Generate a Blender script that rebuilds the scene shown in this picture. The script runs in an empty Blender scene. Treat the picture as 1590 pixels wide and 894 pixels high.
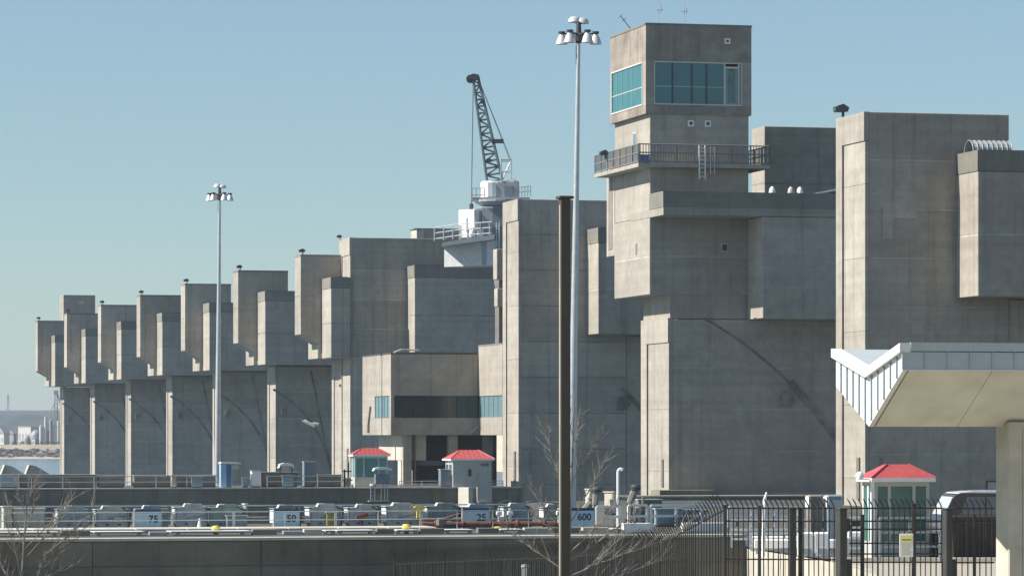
import bpy, math, random
from mathutils import Vector, Matrix
random.seed(7)
S = bpy.context.scene
COL = S.collection
R = math.radians

# ------------------------------------------------------------------ camera, sky, sun, exposure
EYE = 4.4; FPX = 5900.0; HY = 675.0; CX = 795.0
cam = bpy.data.cameras.new('camera'); co = bpy.data.objects.new('camera', cam); COL.objects.link(co)
co.location = (0, 0, EYE); co.rotation_euler = (R(90), 0, 0)
cam.lens = FPX / 1590 * 36; cam.sensor_width = 36; cam.shift_y = (HY - 447) / 1590
cam.clip_start = 0.5; cam.clip_end = 30000
S.camera = co
TH = math.atan(1445 / FPX); c_, s_ = math.cos(TH), math.sin(TH)
to_sun = Vector((-c_ * 1.0 - 0.10 * s_, -s_ + 0.10 * c_, 0.88)).normalized()
w = bpy.data.worlds.new('World'); S.world = w; w.use_nodes = True
nt = w.node_tree; bg = nt.nodes['Background']
sky = nt.nodes.new('ShaderNodeTexSky'); sky.sky_type = 'NISHITA'; sky.sun_disc = False
sky.sun_elevation = math.asin(to_sun.z); sky.sun_rotation = math.atan2(to_sun.x, to_sun.y)
sky.air_density = 1.0; sky.dust_density = 0.15; sky.ozone_density = 1.4
hs = nt.nodes.new('ShaderNodeHueSaturation'); hs.inputs["Saturation"].default_value = 0.78
nt.links.new(sky.outputs[0], hs.inputs['Color']); tn = nt.nodes.new('ShaderNodeMix'); tn.data_type = 'RGBA'; tn.blend_type = 'MULTIPLY'; tn.inputs[0].default_value = 1; tn.inputs[7].default_value = (0.86, 1.065, 1.20, 1)
nt.links.new(hs.outputs[0], tn.inputs[6]); nt.links.new(tn.outputs[2], bg.inputs[0]); bg.inputs[1].default_value = 0.057
sl = bpy.data.lights.new('sun', 'SUN'); sl.energy = 5.0; sl.angle = R(0.53); sl.color = (1.0, 0.93, 0.84)
so = bpy.data.objects.new('sun', sl); COL.objects.link(so); so.rotation_euler = to_sun.to_track_quat('Z', 'Y').to_euler()
S.view_settings.view_transform = 'Standard'; S.view_settings.look = 'None'
S.view_settings.exposure = 0.66; S.view_settings.gamma = 1.0

# ------------------------------------------------------------------ coordinates
def W(px, Y): return (px - CX) / FPX * Y                      # metres right of the axis for a pixel at depth Y
def Zp(py, Y): return EYE + (HY - py) / FPX * Y
def P(px, py, Y): return Vector((W(px, Y), Y, Zp(py, Y)))
# dam frame: u along the lock walls (right), v along the dam (away)
def D(u, v, z=0): return Vector((30.85 + u * c_ - v * s_, 200 + u * s_ + v * c_, z))
def u_at(px, v):
    k = (px - CX) / FPX
    return (k * (200 + v * c_) - 30.85 + v * s_) / (c_ - k * s_)
def v_at(px, u=0):
    k = (px - CX) / FPX
    return (30.85 + u * c_ - k * (200 + u * s_)) / (s_ + k * c_)
def depth(u, v): return 200 + u * s_ + v * c_
def uv_of(X, Y): return ((X - 30.85) * c_ + (Y - 200) * s_, -(X - 30.85) * s_ + (Y - 200) * c_)

# ------------------------------------------------------------------ materials
MATS = {}
def node(nt, t, **k):
    n = nt.nodes.new(t)
    for a, b in k.items(): setattr(n, a, b)
    return n
def simple(name, col, rough=0.6, metal=0.0, var=0.08, nscale=3.0, bump=0.0, trans=0, alpha=1, spec=0.5):
    m = bpy.data.materials.new(name); m.use_nodes = True; t = m.node_tree
    b = t.nodes['Principled BSDF']
    b.inputs['Roughness'].default_value = rough; b.inputs['Metallic'].default_value = metal
    b.inputs['Specular IOR Level'].default_value = spec
    geo = node(t, 'ShaderNodeNewGeometry'); no = node(t, 'ShaderNodeTexNoise'); no.inputs['Scale'].default_value = nscale
    no.inputs['Detail'].default_value = 6
    t.links.new(geo.outputs['Position'], no.inputs['Vector'])
    mr = node(t, 'ShaderNodeMapRange'); mr.inputs['From Min'].default_value = 0.3; mr.inputs['From Max'].default_value = 0.7
    mr.inputs['To Min'].default_value = 1 - var; mr.inputs['To Max'].default_value = 1 + var
    t.links.new(no.outputs['Fac'], mr.inputs['Value'])
    mx = node(t, 'ShaderNodeVectorMath', operation='SCALE'); mx.inputs[0].default_value = col[:3]
    t.links.new(mr.outputs[0], mx.inputs['Scale']); t.links.new(mx.outputs[0], b.inputs['Base Color'])
    if bump:
        bp = node(t, 'ShaderNodeBump'); bp.inputs['Strength'].default_value = bump; bp.inputs['Distance'].default_value = 0.05
        t.links.new(no.outputs['Fac'], bp.inputs['Height']); t.links.new(bp.outputs[0], b.inputs['Normal'])
    if alpha < 1: b.inputs['Alpha'].default_value = alpha
    MATS[name] = m; return m

def concrete(name, lo, hi, stain=(0.10, 0.10, 0.09), samt=0.35, rnd=0.10, big=0.12):
    m = bpy.data.materials.new(name); m.use_nodes = True; t = m.node_tree; L = t.links.new
    b = t.nodes['Principled BSDF']; b.inputs['Roughness'].default_value = 0.92; b.inputs['Specular IOR Level'].default_value = 0.2
    geo = node(t, 'ShaderNodeNewGeometry'); oi = node(t, 'ShaderNodeObjectInfo')
    n1 = node(t, 'ShaderNodeTexNoise'); n1.inputs['Scale'].default_value = big; n1.inputs['Detail'].default_value = 8; n1.inputs['Roughness'].default_value = 0.65
    L(geo.outputs['Position'], n1.inputs['Vector'])
    r1 = node(t, 'ShaderNodeValToRGB'); r1.color_ramp.elements[0].position = 0.32; r1.color_ramp.elements[1].position = 0.68
    r1.color_ramp.elements[0].color = (*lo, 1); r1.color_ramp.elements[1].color = (*hi, 1); L(n1.outputs['Fac'], r1.inputs[0])
    # vertical run-off streaks
    mp = node(t, 'ShaderNodeMapping'); mp.inputs['Scale'].default_value = (1.5, 1.5, 0.045); L(geo.outputs['Position'], mp.inputs[0])
    n2 = node(t, 'ShaderNodeTexNoise'); n2.inputs['Scale'].default_value = 1.0; n2.inputs['Detail'].default_value = 7; n2.inputs['Roughness'].default_value = 0.7
    L(mp.outputs[0], n2.inputs['Vector'])
    r2 = node(t, 'ShaderNodeMapRange'); r2.inputs['From Min'].default_value = 0.52; r2.inputs['From Max'].default_value = 0.78
    r2.inputs['To Max'].default_value = samt; L(n2.outputs['Fac'], r2.inputs['Value'])
    mx = node(t, 'ShaderNodeMix', data_type='RGBA'); L(r2.outputs[0], mx.inputs[0]); L(r1.outputs[0], mx.inputs[6]); mx.inputs[7].default_value = (*stain, 1)
    # form-board banding (thin horizontal lines within a pour)
    mp3 = node(t, 'ShaderNodeMapping'); mp3.inputs['Scale'].default_value = (0.04, 0.04, 2.2); L(geo.outputs['Position'], mp3.inputs[0])
    n3 = node(t, 'ShaderNodeTexNoise'); n3.inputs['Scale'].default_value = 1.0; n3.inputs['Detail'].default_value = 5; L(mp3.outputs[0], n3.inputs['Vector'])
    r3 = node(t, 'ShaderNodeMapRange'); r3.inputs['From Min'].default_value = 0.3; r3.inputs['From Max'].default_value = 0.7
    r3.inputs['To Min'].default_value = 0.93; r3.inputs['To Max'].default_value = 1.06; L(n3.outputs['Fac'], r3.inputs['Value'])
    # broad patches of damp and repair
    n5 = node(t, 'ShaderNodeTexNoise'); n5.inputs['Scale'].default_value = 0.33; n5.inputs['Detail'].default_value = 3; n5.inputs['Distortion'].default_value = 1.2; L(geo.outputs['Position'], n5.inputs['Vector'])
    r6 = node(t, 'ShaderNodeMapRange'); r6.inputs['From Min'].default_value = 0.40; r6.inputs['From Max'].default_value = 0.62
    r6.inputs['To Min'].default_value = 0.93; r6.inputs['To Max'].default_value = 1.04; L(n5.outputs['Fac'], r6.inputs['Value'])
    # per-pour tone
    n4 = node(t, 'ShaderNodeTexNoise'); n4.inputs['Scale'].default_value = 1.7; n4.inputs['Detail'].default_value = 9; n4.inputs['Roughness'].default_value = 0.75; L(geo.outputs['Position'], n4.inputs['Vector'])
    r4 = node(t, 'ShaderNodeMapRange'); r4.inputs['From Min'].default_value = 0.25; r4.inputs['From Max'].default_value = 0.75
    r4.inputs['To Min'].default_value = 0.84; r4.inputs['To Max'].default_value = 1.14; L(n4.outputs['Fac'], r4.inputs['Value'])
    r5 = node(t, 'ShaderNodeMapRange'); r5.inputs['To Min'].default_value = 1 - rnd; r5.inputs['To Max'].default_value = 1 + rnd * 0.6; L(oi.outputs['Random'], r5.inputs['Value'])
    a = node(t, 'ShaderNodeMath', operation='MULTIPLY'); L(r3.outputs[0], a.inputs[0]); L(r4.outputs[0], a.inputs[1])
    a1 = node(t, 'ShaderNodeMath', operation='MULTIPLY'); L(a.outputs[0], a1.inputs[0]); L(r6.outputs[0], a1.inputs[1])
    a2 = node(t, 'ShaderNodeMath', operation='MULTIPLY'); L(a1.outputs[0], a2.inputs[0]); L(r5.outputs[0], a2.inputs[1])
    vs = node(t, 'ShaderNodeVectorMath', operation='SCALE'); L(mx.outputs[2], vs.inputs[0]); L(a2.outputs[0], vs.inputs['Scale'])
    L(vs.outputs[0], b.inputs['Base Color'])
    bp = node(t, 'ShaderNodeBump'); bp.inputs['Strength'].default_value = 0.35; bp.inputs['Distance'].default_value = 0.04
    L(n4.outputs['Fac'], bp.inputs['Height']); L(bp.outputs[0], b.inputs['Normal'])
    MATS[name] = m; return m

CON = concrete('dam_concrete', (0.325, 0.300, 0.256), (0.425, 0.396, 0.342), stain=(0.15,0.13,0.105), samt=0.6, rnd=.10)
CABM = concrete('brown_stained_concrete', (0.21, 0.18, 0.15), (0.38, 0.34, 0.29), stain=(0.10,0.075,0.055), samt=0.8, big=.35)
CONJ = concrete('joint_concrete', (0.36, 0.34, 0.29), (0.56, 0.53, 0.46), samt=0.5, big=.5)
CONK = concrete('dark_joint_concrete', (0.20, 0.19, 0.16), (0.40, 0.38, 0.33), samt=0.5, big=.5)
CONP = concrete('patched_concrete', (0.36, 0.34, 0.295), (0.47, 0.445, 0.39), samt=0.4)
CONS = concrete('grey_parapet_concrete', (0.20, 0.19, 0.165), (0.27, 0.255, 0.225), samt=0.5)  # a darker grey than the dam concrete
COND = concrete('damp_lock_wall_concrete', (0.15, 0.132, 0.10), (0.29, 0.258, 0.20), stain=(0.05, 0.05, 0.04), samt=0.6)
CONL = concrete('pale_concrete', (0.46, 0.43, 0.36), (0.56, 0.53, 0.45), samt=0.12)
KERBM = concrete('cream_kerb_concrete', (0.50, 0.47, 0.40), (0.63, 0.595, 0.51), samt=0.15)
DARKC = concrete('inner_concrete', (0.16, 0.155, 0.14), (0.22, 0.21, 0.19))
STEELW = simple('white_painted_steel', (0.82, 0.82, 0.80), 0.45, var=0.06)
CARRM = simple('pale_grey_carriage_paint', (0.50, 0.51, 0.51), 0.6, var=.12)
BOOMM = simple('teal_grey_boom_paint', (0.10, 0.145, 0.155), 0.5, var=.15)
STEELG = simple('grey_painted_steel', (0.33, 0.36, 0.37), 0.45, var=0.10)
GALV = simple('galvanised_steel', (0.52, 0.54, 0.55), 0.42, 0.5, var=0.10)
BLUEG = simple('blue_grey_paint', (0.23, 0.31, 0.35), 0.4, var=0.12, nscale=6)
BLUEGD = simple('dark_blue_grey_paint', (0.17, 0.21, 0.25), 0.5, var=0.12)
RAILD = simple('dark_rail_paint', (0.20, 0.205, 0.205), 0.5, var=0.15)
RAILM = simple('weathered_rail_paint', (0.55, 0.56, 0.52), 0.5, var=0.15, nscale=8)
RED = simple('red_roof_metal', (0.46, 0.09, 0.088), 0.5, var=0.12, nscale=4)
GLASS = simple('teal_tinted_glass', (0.025, 0.15, 0.16), 0.12, var=0.10, nscale=1.2, spec=0.8)
GLASSD = simple('dark_glass', (0.035, 0.045, 0.045), 0.12, var=0.2, nscale=1.2, spec=0.6)
GLASSG = simple('green_booth_glass', (0.05, 0.15, 0.13), 0.12, var=0.25, nscale=1.5, spec=0.7)
BLIND = simple('window_blinds', (0.13, 0.22, 0.24), 0.5, var=0.12, nscale=5)
FRAMEM = simple('pale_window_frame', (0.60, 0.58, 0.52), 0.5)
BLACK = simple('black_fence_paint', (0.032, 0.032, 0.030), 0.5, var=0.2, nscale=9)
POSTM = simple('charcoal_post_paint', (0.055, 0.057, 0.055), 0.5, var=0.15)
BROWN = simple('dark_bronze_pole_paint', (0.075, 0.062, 0.050), 0.5, var=0.15, nscale=2)
YEL = simple('yellow_paint', (0.72, 0.58, 0.10), 0.5, var=0.12, nscale=6)
RUSTD = simple('dark_brown_paint', (0.045, 0.034, 0.028), .7, var=.3, nscale=3)
RUST = simple('rusty_pipe', (0.20, 0.085, 0.055), 0.8, var=0.3, nscale=5)
BARK = simple('pale_bark', (0.22, 0.20, 0.175), 0.9, var=0.3, nscale=7)
BOOTH = simple('cream_booth_panel', (0.47, 0.47, 0.42), 0.6, var=0.05)
NAVY = simple('navy_sign_band', (0.025, 0.045, 0.13), 0.5)
SIGNB = simple('pale_blue_sign', (0.50, 0.68, 0.76), 0.5, var=0.04)
INK = simple('sign_ink', (0.02, 0.04, 0.10), 0.6)
CRATE = simple('blue_plastic', (0.06, 0.16, 0.36), 0.5)
SIGNW = simple('white_notice', (0.80, 0.80, 0.76), 0.5, var=0.03)
SIGNY = simple('yellow_notice', (0.72, 0.68, 0.28), 0.5, var=0.05)
CARP = simple('dark_car_paint', (0.022, 0.022, 0.030), 0.18, var=0.1, spec=0.8)
CHROME = simple('bright_trim', (0.6, 0.6, 0.62), 0.2, 0.9)
TYRE = simple('tyre_rubber', (0.02, 0.02, 0.02), 0.9)
CANW = simple('white_metal_roofing', (0.74, 0.75, 0.76), 0.4, var=0.04)
CANB = simple('shade_blue_fascia', (0.42, 0.48, 0.50), 0.5, var=0.05)  # blue grey carries the shade on the white canopy's near side
SOFF = simple('cream_soffit', (0.66, 0.67, 0.60), 0.8, var=0.10, nscale=1.2)
ASPH = simple('asphalt', (0.07, 0.07, 0.068), 0.9, var=0.2, bump=0.3)
PAVE = simple('pale_pavement', (0.38, 0.345, 0.28), 0.9, var=0.10, nscale=1.5, bump=0.2)
LAMPW = simple('lamp_shade_aluminium', (0.70, 0.69, 0.68), 0.3, 0.3)
LAMPD = simple('dark_fitting', (0.05, 0.055, 0.06), 0.5)
GULL = simple('gull_white', (0.75, 0.76, 0.76), 0.8)
ROCK = simple('riprap_stone', (0.20, 0.19, 0.17), 0.95, var=0.6, nscale=0.5, bump=1)
SAND = simple('sand_bank', (0.40, 0.35, 0.28), 0.95, var=0.12, nscale=0.1)
LEVEE = simple('levee_grass', (0.34, 0.30, 0.22), 0.95, var=0.2, nscale=0.08)
GROUND = simple('dry_grass_ground', (0.16, 0.14, 0.08), 0.95, var=0.35, nscale=0.6, bump=0.5)
HILLM = simple('wooded_hill', (0.035, 0.05, 0.045), 0.95, var=0.45, nscale=0.02)
WHITEB = simple('white_cladding', (0.52, 0.52, 0.51), 0.6)
GREYB = simple('grey_cladding', (0.30, 0.31, 0.33), 0.6)
STAINM = concrete('dark_seal_plate', (0.13, 0.125, 0.11), (0.36, 0.34, 0.29), samt=0.5, big=0.5)
wm = simple('river_water', (0.06, 0.10, 0.13), 0.12, var=0.15, nscale=0.02)
_t = wm.node_tree; _n = node(_t, 'ShaderNodeTexNoise'); _n.inputs['Scale'].default_value = 0.6; _n.inputs['Detail'].default_value = 4
_g = node(_t, 'ShaderNodeNewGeometry'); _t.links.new(_g.outputs['Position'], _n.inputs['Vector'])
_b = node(_t, 'ShaderNodeBump'); _b.inputs['Strength'].default_value = 0.7; _b.inputs['Distance'].default_value = 0.3
_t.links.new(_n.outputs['Fac'], _b.inputs['Height']); _t.links.new(_b.outputs[0], _t.nodes['Principled BSDF'].inputs['Normal'])

# ------------------------------------------------------------------ mesh helpers
class MB:
    def __init__(s): s.v = []; s.f = []
    def add(s, vs, fs):
        n = len(s.v); s.v += [tuple(p) for p in vs]; s.f += [tuple(i + n for i in f) for f in fs]; return s
    def box(s, x0, x1, y0, y1, z0, z1):
        return s.add([(x0,y0,z0),(x1,y0,z0),(x1,y1,z0),(x0,y1,z0),(x0,y0,z1),(x1,y0,z1),(x1,y1,z1),(x0,y1,z1)],
              [(3,2,1,0),(4,5,6,7),(0,1,5,4),(1,2,6,5),(2,3,7,6),(3,0,4,7)])
    def bbox(s, x0, x1, y0, y1, z0, z1, b=0.02):     # box with chamfered edges
        X=(x0,x1);Y=(y0,y1);Z=(z0,z1); vs=[];idx={}
        for i in (0,1):
            for j in (0,1):
                for k in (0,1):
                    sx,sy,sz=(1,-1)[i]*b,(1,-1)[j]*b,(1,-1)[k]*b
                    for a,(dx,dy,dz) in enumerate(((0,sy,sz),(sx,0,sz),(sx,sy,0))):
                        idx[i,j,k,a]=len(vs); vs.append((X[i]+dx,Y[j]+dy,Z[k]+dz))
        fs=[]
        def q(*l): fs.append(tuple(idx[t] for t in l))
        q((0,0,0,0),(0,0,1,0),(0,1,1,0),(0,1,0,0)); q((1,0,0,0),(1,1,0,0),(1,1,1,0),(1,0,1,0))
        q((0,0,0,1),(1,0,0,1),(1,0,1,1),(0,0,1,1)); q((0,1,0,1),(0,1,1,1),(1,1,1,1),(1,1,0,1))
        q((0,0,0,2),(0,1,0,2),(1,1,0,2),(1,0,0,2)); q((0,0,1,2),(1,0,1,2),(1,1,1,2),(0,1,1,2))
        for i in (0,1):
            for j in (0,1): q((i,j,0,0),(i,j,1,0),(i,j,1,1),(i,j,0,1))
        for i in (0,1):
            for k in (0,1): q((i,0,k,0),(i,1,k,0),(i,1,k,2),(i,0,k,2))
        for j in (0,1):
            for k in (0,1): q((0,j,k,1),(1,j,k,1),(1,j,k,2),(0,j,k,2))
        for i in (0,1):
            for j in (0,1):
                for k in (0,1): q((i,j,k,0),(i,j,k,1),(i,j,k,2))
        return s.add(vs, fs)
    def prism(s, poly, axis, a, b):       # poly of 2-D points; axis 'y': (x,z) extruded y a..b ; 'x': (y,z) ; 'z': (x,y)
        f = {'y': lambda p, t: (p[0], t, p[1]), 'x': lambda p, t: (t, p[0], p[1]), 'z': lambda p, t: (p[0], p[1], t)}[axis]
        n = len(poly)
        vs = [f(p, a) for p in poly] + [f(p, b) for p in poly]
        fs = [tuple(range(n - 1, -1, -1)), tuple(range(n, 2 * n))] + [(i, (i + 1) % n, n + (i + 1) % n, n + i) for i in range(n)]
        return s.add(vs, fs)
    def tube(s, p, q, r, n=6, r2=None):
        p, q = Vector(p), Vector(q); d = (q - p)
        if d.length < 1e-6: return s
        d.normalize(); a = d.orthogonal().normalized(); b = d.cross(a); r2 = r if r2 is None else r2
        vs = [p + (a * math.cos(2*math.pi*i/n) + b * math.sin(2*math.pi*i/n)) * r for i in range(n)] + \
             [q + (a * math.cos(2*math.pi*i/n) + b * math.sin(2*math.pi*i/n)) * r2 for i in range(n)]
        return s.add(vs, [tuple(range(n-1,-1,-1)), tuple(range(n, 2*n))] + [(i, (i+1)%n, n+(i+1)%n, n+i) for i in range(n)])
    def lathe(s, prof, n=14, c=(0,0,0), axis='z'):
        vs = []; m = len(prof)
        for (r, z) in prof:
            for i in range(n):
                a = 2*math.pi*i/n; x, y = r*math.cos(a), r*math.sin(a)
                p = (x, y, z) if axis == 'z' else (x, z, y)
                vs.append((p[0]+c[0], p[1]+c[1], p[2]+c[2]))
        fs = [(j*n+i, j*n+(i+1)%n, (j+1)*n+(i+1)%n, (j+1)*n+i) for j in range(m-1) for i in range(n)]
        fs += [tuple(range(n-1,-1,-1)), tuple(range((m-1)*n, m*n))]
        return s.add(vs, fs)
    def build(s, name, mat, parent=None, smooth=False, loc=None, rz=None, **props):
        me = bpy.data.meshes.new(name); me.from_pydata(s.v, [], s.f); me.materials.append(mat)
        import bmesh
        bm = bmesh.new(); bm.from_mesh(me); bmesh.ops.recalc_face_normals(bm, faces=bm.faces); bm.to_mesh(me); bm.free()
        if smooth:
            for p in me.polygons: p.use_smooth = True
            try: me.set_sharp_from_angle(angle=R(40))
            except Exception: pass
        o = bpy.data.objects.new(name, me); COL.objects.link(o)
        if parent: o.parent = parent
        if loc is not None: o.location = loc
        if rz is not None: o.rotation_euler = (0, 0, rz)
        for k, v in props.items(): o[k] = v
        return o
def thing(name, label, cat, loc=(0,0,0), rz=0.0, group=None):
    o = bpy.data.objects.new(name, None); COL.objects.link(o); o.location = loc; o.rotation_euler = (0,0,rz)
    o['label'] = label; o['category'] = cat
    if group: o['group'] = group
    return o
def tag(o, label, cat, group=None):
    o['label'] = label; o['category'] = cat
    if group: o['group'] = group
    return o
def struct(o): o['kind'] = 'structure'; return o
def copy_tree(o, parent=None):
    c = o.copy(); COL.objects.link(c); c.parent = parent
    for ch in o.children: copy_tree(ch, c)
    return c

def lifts(t, u0, u1, v0, v1, z0, z1, name='concrete_lift', mat=None, h=3.05, base=-12.0, gap=0.075, ins=0.02):
    """one formed concrete body poured in lifts with recessed joints between them"""
    mat = mat or CON
    MB().box(u0+ins, u1-ins, v0+ins, v1-ins, z0+0.02, z1-0.05).build('joint_core', random.choice((CONJ, CONJ, CONK)), t)
    k = math.floor((z0 - base) / h) + 1; z = z0
    while z < z1 - 1e-3:
        zt = min(base + k * h, z1)
        if z1 - zt < 0.7: zt = z1
        if zt - z > 0.5 or zt == z1:
            top = zt if zt == z1 else zt - gap
            j = random.uniform(-0.008, 0.008)
            MB().bbox(u0-j, u1+j, v0-j, v1+j, z, top, .035).build(name, mat, t)
            z = zt
        k += 1
def nose(t, v0, v1, z0, z1, z0p=None, d=0.35, u=0.0):
    """left-facing end of a pier: far pilaster, groove, recessed panel and lintel above"""
    far = 0.22 * (v1 - v0)
    MB().box(u, u+d, v1-far, v1, z0, z1-1.8).build('pilaster', CON, t)
    zs = z0; zt = z1 - 1.8
    while zs < zt - 0.3:
        ze = min(zs + 3.05 * 1.5, zt)
        if zt - ze < 1: ze = zt
        MB().box(u+0.07, u+d, v0, v1-far-0.20, zs, ze-0.02).build('nose_panel', CON, t); zs = ze
    MB().box(u-0.004, u+d, v0-0.004, v1+0.004, z1-1.8, z1).build('lintel', CON, t)
def arcplate(t, v_face, cu, cz, r, a0, a1, w=0.35, n=14, name='seal_plate'):
    m = MB(); 
    for i in range(n):
        a, b = R(a0 + (a1-a0)*i/n), R(a0 + (a1-a0)*(i+1)/n)
        pts = []
        for rr in (r - w/2, r + w/2):
            for q in (a, b): pts.append((cu + rr*math.cos(q), cz + rr*math.sin(q)))
        A,B,C_,E = pts[0], pts[1], pts[3], pts[2]
        m.prism([A,B,C_,E], 'y', v_face-0.05, v_face+0.02)
    return m.build(name, STAINM, t)
def floodlight(loc, label, rz=0.0, s=1.0):
    t = thing('floodlight', label, 'floodlight', loc, rz, 'floodlights on the dam tower corners')
    MB().box(-.06*s,.06*s,-.06*s,.06*s,0,.35*s).build('bracket', LAMPD, t)
    MB().prism([(-.45*s,.30*s),(-.40*s,.62*s),(-.05*s,.75*s),(.28*s,.55*s),(.2*s,.32*s)],'y',-.28*s,.28*s).build('lamp_housing', LAMPD, t)
    MB().box(-.50*s,-.46*s,-.24*s,.24*s,.36*s,.60*s).build('lens', GLASSD, t)
    return t

# ================================================================== SETTING
# river
struct(MB().add([(-6000,150,-5),(7000,150,-5),(7000,1520,-5),(-6000,1520,-5)],[(0,1,2,3)]).build('river_water', wm))
# ground sheet reaching the horizon beyond the far bank
def strip(name, pts, mat, x0=-6000, x1=7000, nx=2):
    m = MB(); vs = []; 
    for (y, z) in pts:
        for i in range(nx): vs.append((x0 + (x1-x0)*i/(nx-1), y, z))
    fs = [(j*nx+i, j*nx+i+1, (j+1)*nx+i+1, (j+1)*nx+i) for j in range(len(pts)-1) for i in range(nx-1)]
    return struct(m.add(vs, fs).build(name, mat))
strip('sand_bank', [(1496,-5.3),(1504,-4.6),(1508,-4.2)], SAND)
strip('levee', [(1524,-1.6),(1534,0.3),(1546,0.5),(1556,-0.2)], LEVEE)
strip('far_ground', [(1555,-0.25),(2500,-0.5),(4200,0),(9000,0),(14000,0)], GROUND)
# riprap: stones along the far bank, one stuff object
m = MB(); rnd = random.Random(3)
for i in range(2600):
    x = rnd.uniform(-420, 240); q = rnd.random(); y = 1506 + q*19; z = -4.3 + q*2.9; r = rnd.uniform(.4,1.1)
    vs = [Vector((rnd.uniform(.6,1)*sx, rnd.uniform(.6,1)*sy, rnd.uniform(.5,1)*sz))*r + Vector((x,y,z)) for sx in (-1,1) for sy in (-1,1) for sz in (-1,1)]
    m.add(vs, [(0,1,3,2),(4,6,7,5),(0,4,5,1),(2,3,7,6),(0,2,6,4),(1,5,7,3)])
m.build('riprap', ROCK, kind='stuff')
strip('riprap_bed', [(1507,-4.4),(1525,-1.7)], ROCK)
# hills
def hills(name, Y, base, amp, seed, dep=700):
    r = random.Random(seed); ph = [r.uniform(0,6.28) for _ in range(8)]
    m = MB(); n = 520; x0, x1 = -5200, 5200; vs = []
    for j, (dy, k) in enumerate(((0,0),(dep*.15,.45),(dep*.4,.85),(dep*.6,1.0),(dep,.7))):
        for i in range(n):
            x = x0 + (x1-x0)*i/(n-1)
            h = base + amp*(0.5*math.sin(x/900+ph[0]) + 0.3*math.sin(x/330+ph[1]) + 0.15*math.sin(x/120+ph[2])) + (r.uniform(-2,2) if k > .8 else 0)
            vs.append((x, Y+dy + r.uniform(-8,8), h*k))
    fs = [(j*n+i, j*n+i+1, (j+1)*n+i+1, (j+1)*n+i) for j in range(4) for i in range(n-1)]
    return struct(m.add(vs, fs).build(name, HILLM, smooth=False))
hills('hills', 4300, 36, 7, 5)
hills('hills', 3300, 19, 4, 11, 400)
# near ground (below the frame) with the rise the camera stands on
m = MB(); gx = [-160,-60,-20,-6,0,6,20,60,160]; gy = [-60,-8,4,14,30,60,100,140,158]
def gz(y): return 2.6 if y < 6 else max(-3.2, 2.6 - (y-6)*0.16)
vs = [(x, y, gz(y)) for y in gy for x in gx]; n = len(gx)
m.add(vs, [(j*n+i, j*n+i+1, (j+1)*n+i+1, (j+1)*n+i) for j in range(len(gy)-1) for i in range(n-1)])
struct(m.build('ground', GROUND))
# bright pavement terrace on the right behind its retaining wall, asphalt behind
def pz(Y): return max(-0.64, min(0.0, -0.64*(Y-131)/38))
xA = lambda Y: W(1158,169) + (W(1300,131)-W(1158,169))*(169-Y)/38
YN = 134.0
rows = [40, 60, 80, 100, 120, YN]
m = MB(); vs = []
for Y in rows: vs += [(xA(Y), Y, pz(Y)), (90, Y, pz(Y))]
m.add(vs, [(2*i, 2*i+1, 2*i+3, 2*i+2) for i in range(len(rows)-1)])
struct(m.build('pavement', PAVE))
m = MB(); rows = [YN, 150, 169, 200, 236]; vs = []
for Y in rows: vs += [(xA(min(Y,169)), Y, pz(Y)+0.06), (90, Y, pz(Y)+0.06)]
m.add(vs, [(2*i, 2*i+1, 2*i+3, 2*i+2) for i in range(len(rows)-1)])
struct(m.build('asphalt_yard', ASPH))
m = MB(); m.box(xA(YN)+.1, 60, YN-0.5, YN-0.02, pz(YN), pz(YN)+0.14)
struct(m.build('kerb', CONL))
t = thing('retaining_wall', 'pale sunlit concrete retaining wall behind the black fence, left of the gate', 'wall')
Ys = [40, 60, 80, 90, 100, 110, 120, 130, 140, 150, 160, 169]
for a, b in zip(Ys, Ys[1:]):
    xa, xb = xA(a), xA(b)
    MB().add([(xa,a,-4),(xb,b-0.03,-4),(xb,b-0.03,pz(b)),(xa,a,pz(a)),(xa+.5,a,-4),(xb+.5,b-0.03,-4),(xb+.5,b-0.03,pz(b)-.01),(xa+.5,a,pz(a)-.01)],
        [(0,1,2,3),(7,6,5,4),(3,2,6,7),(0,4,5,1),(0,3,7,4),(1,5,6,2)]).build('wall_panel', CONL, t)

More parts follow.
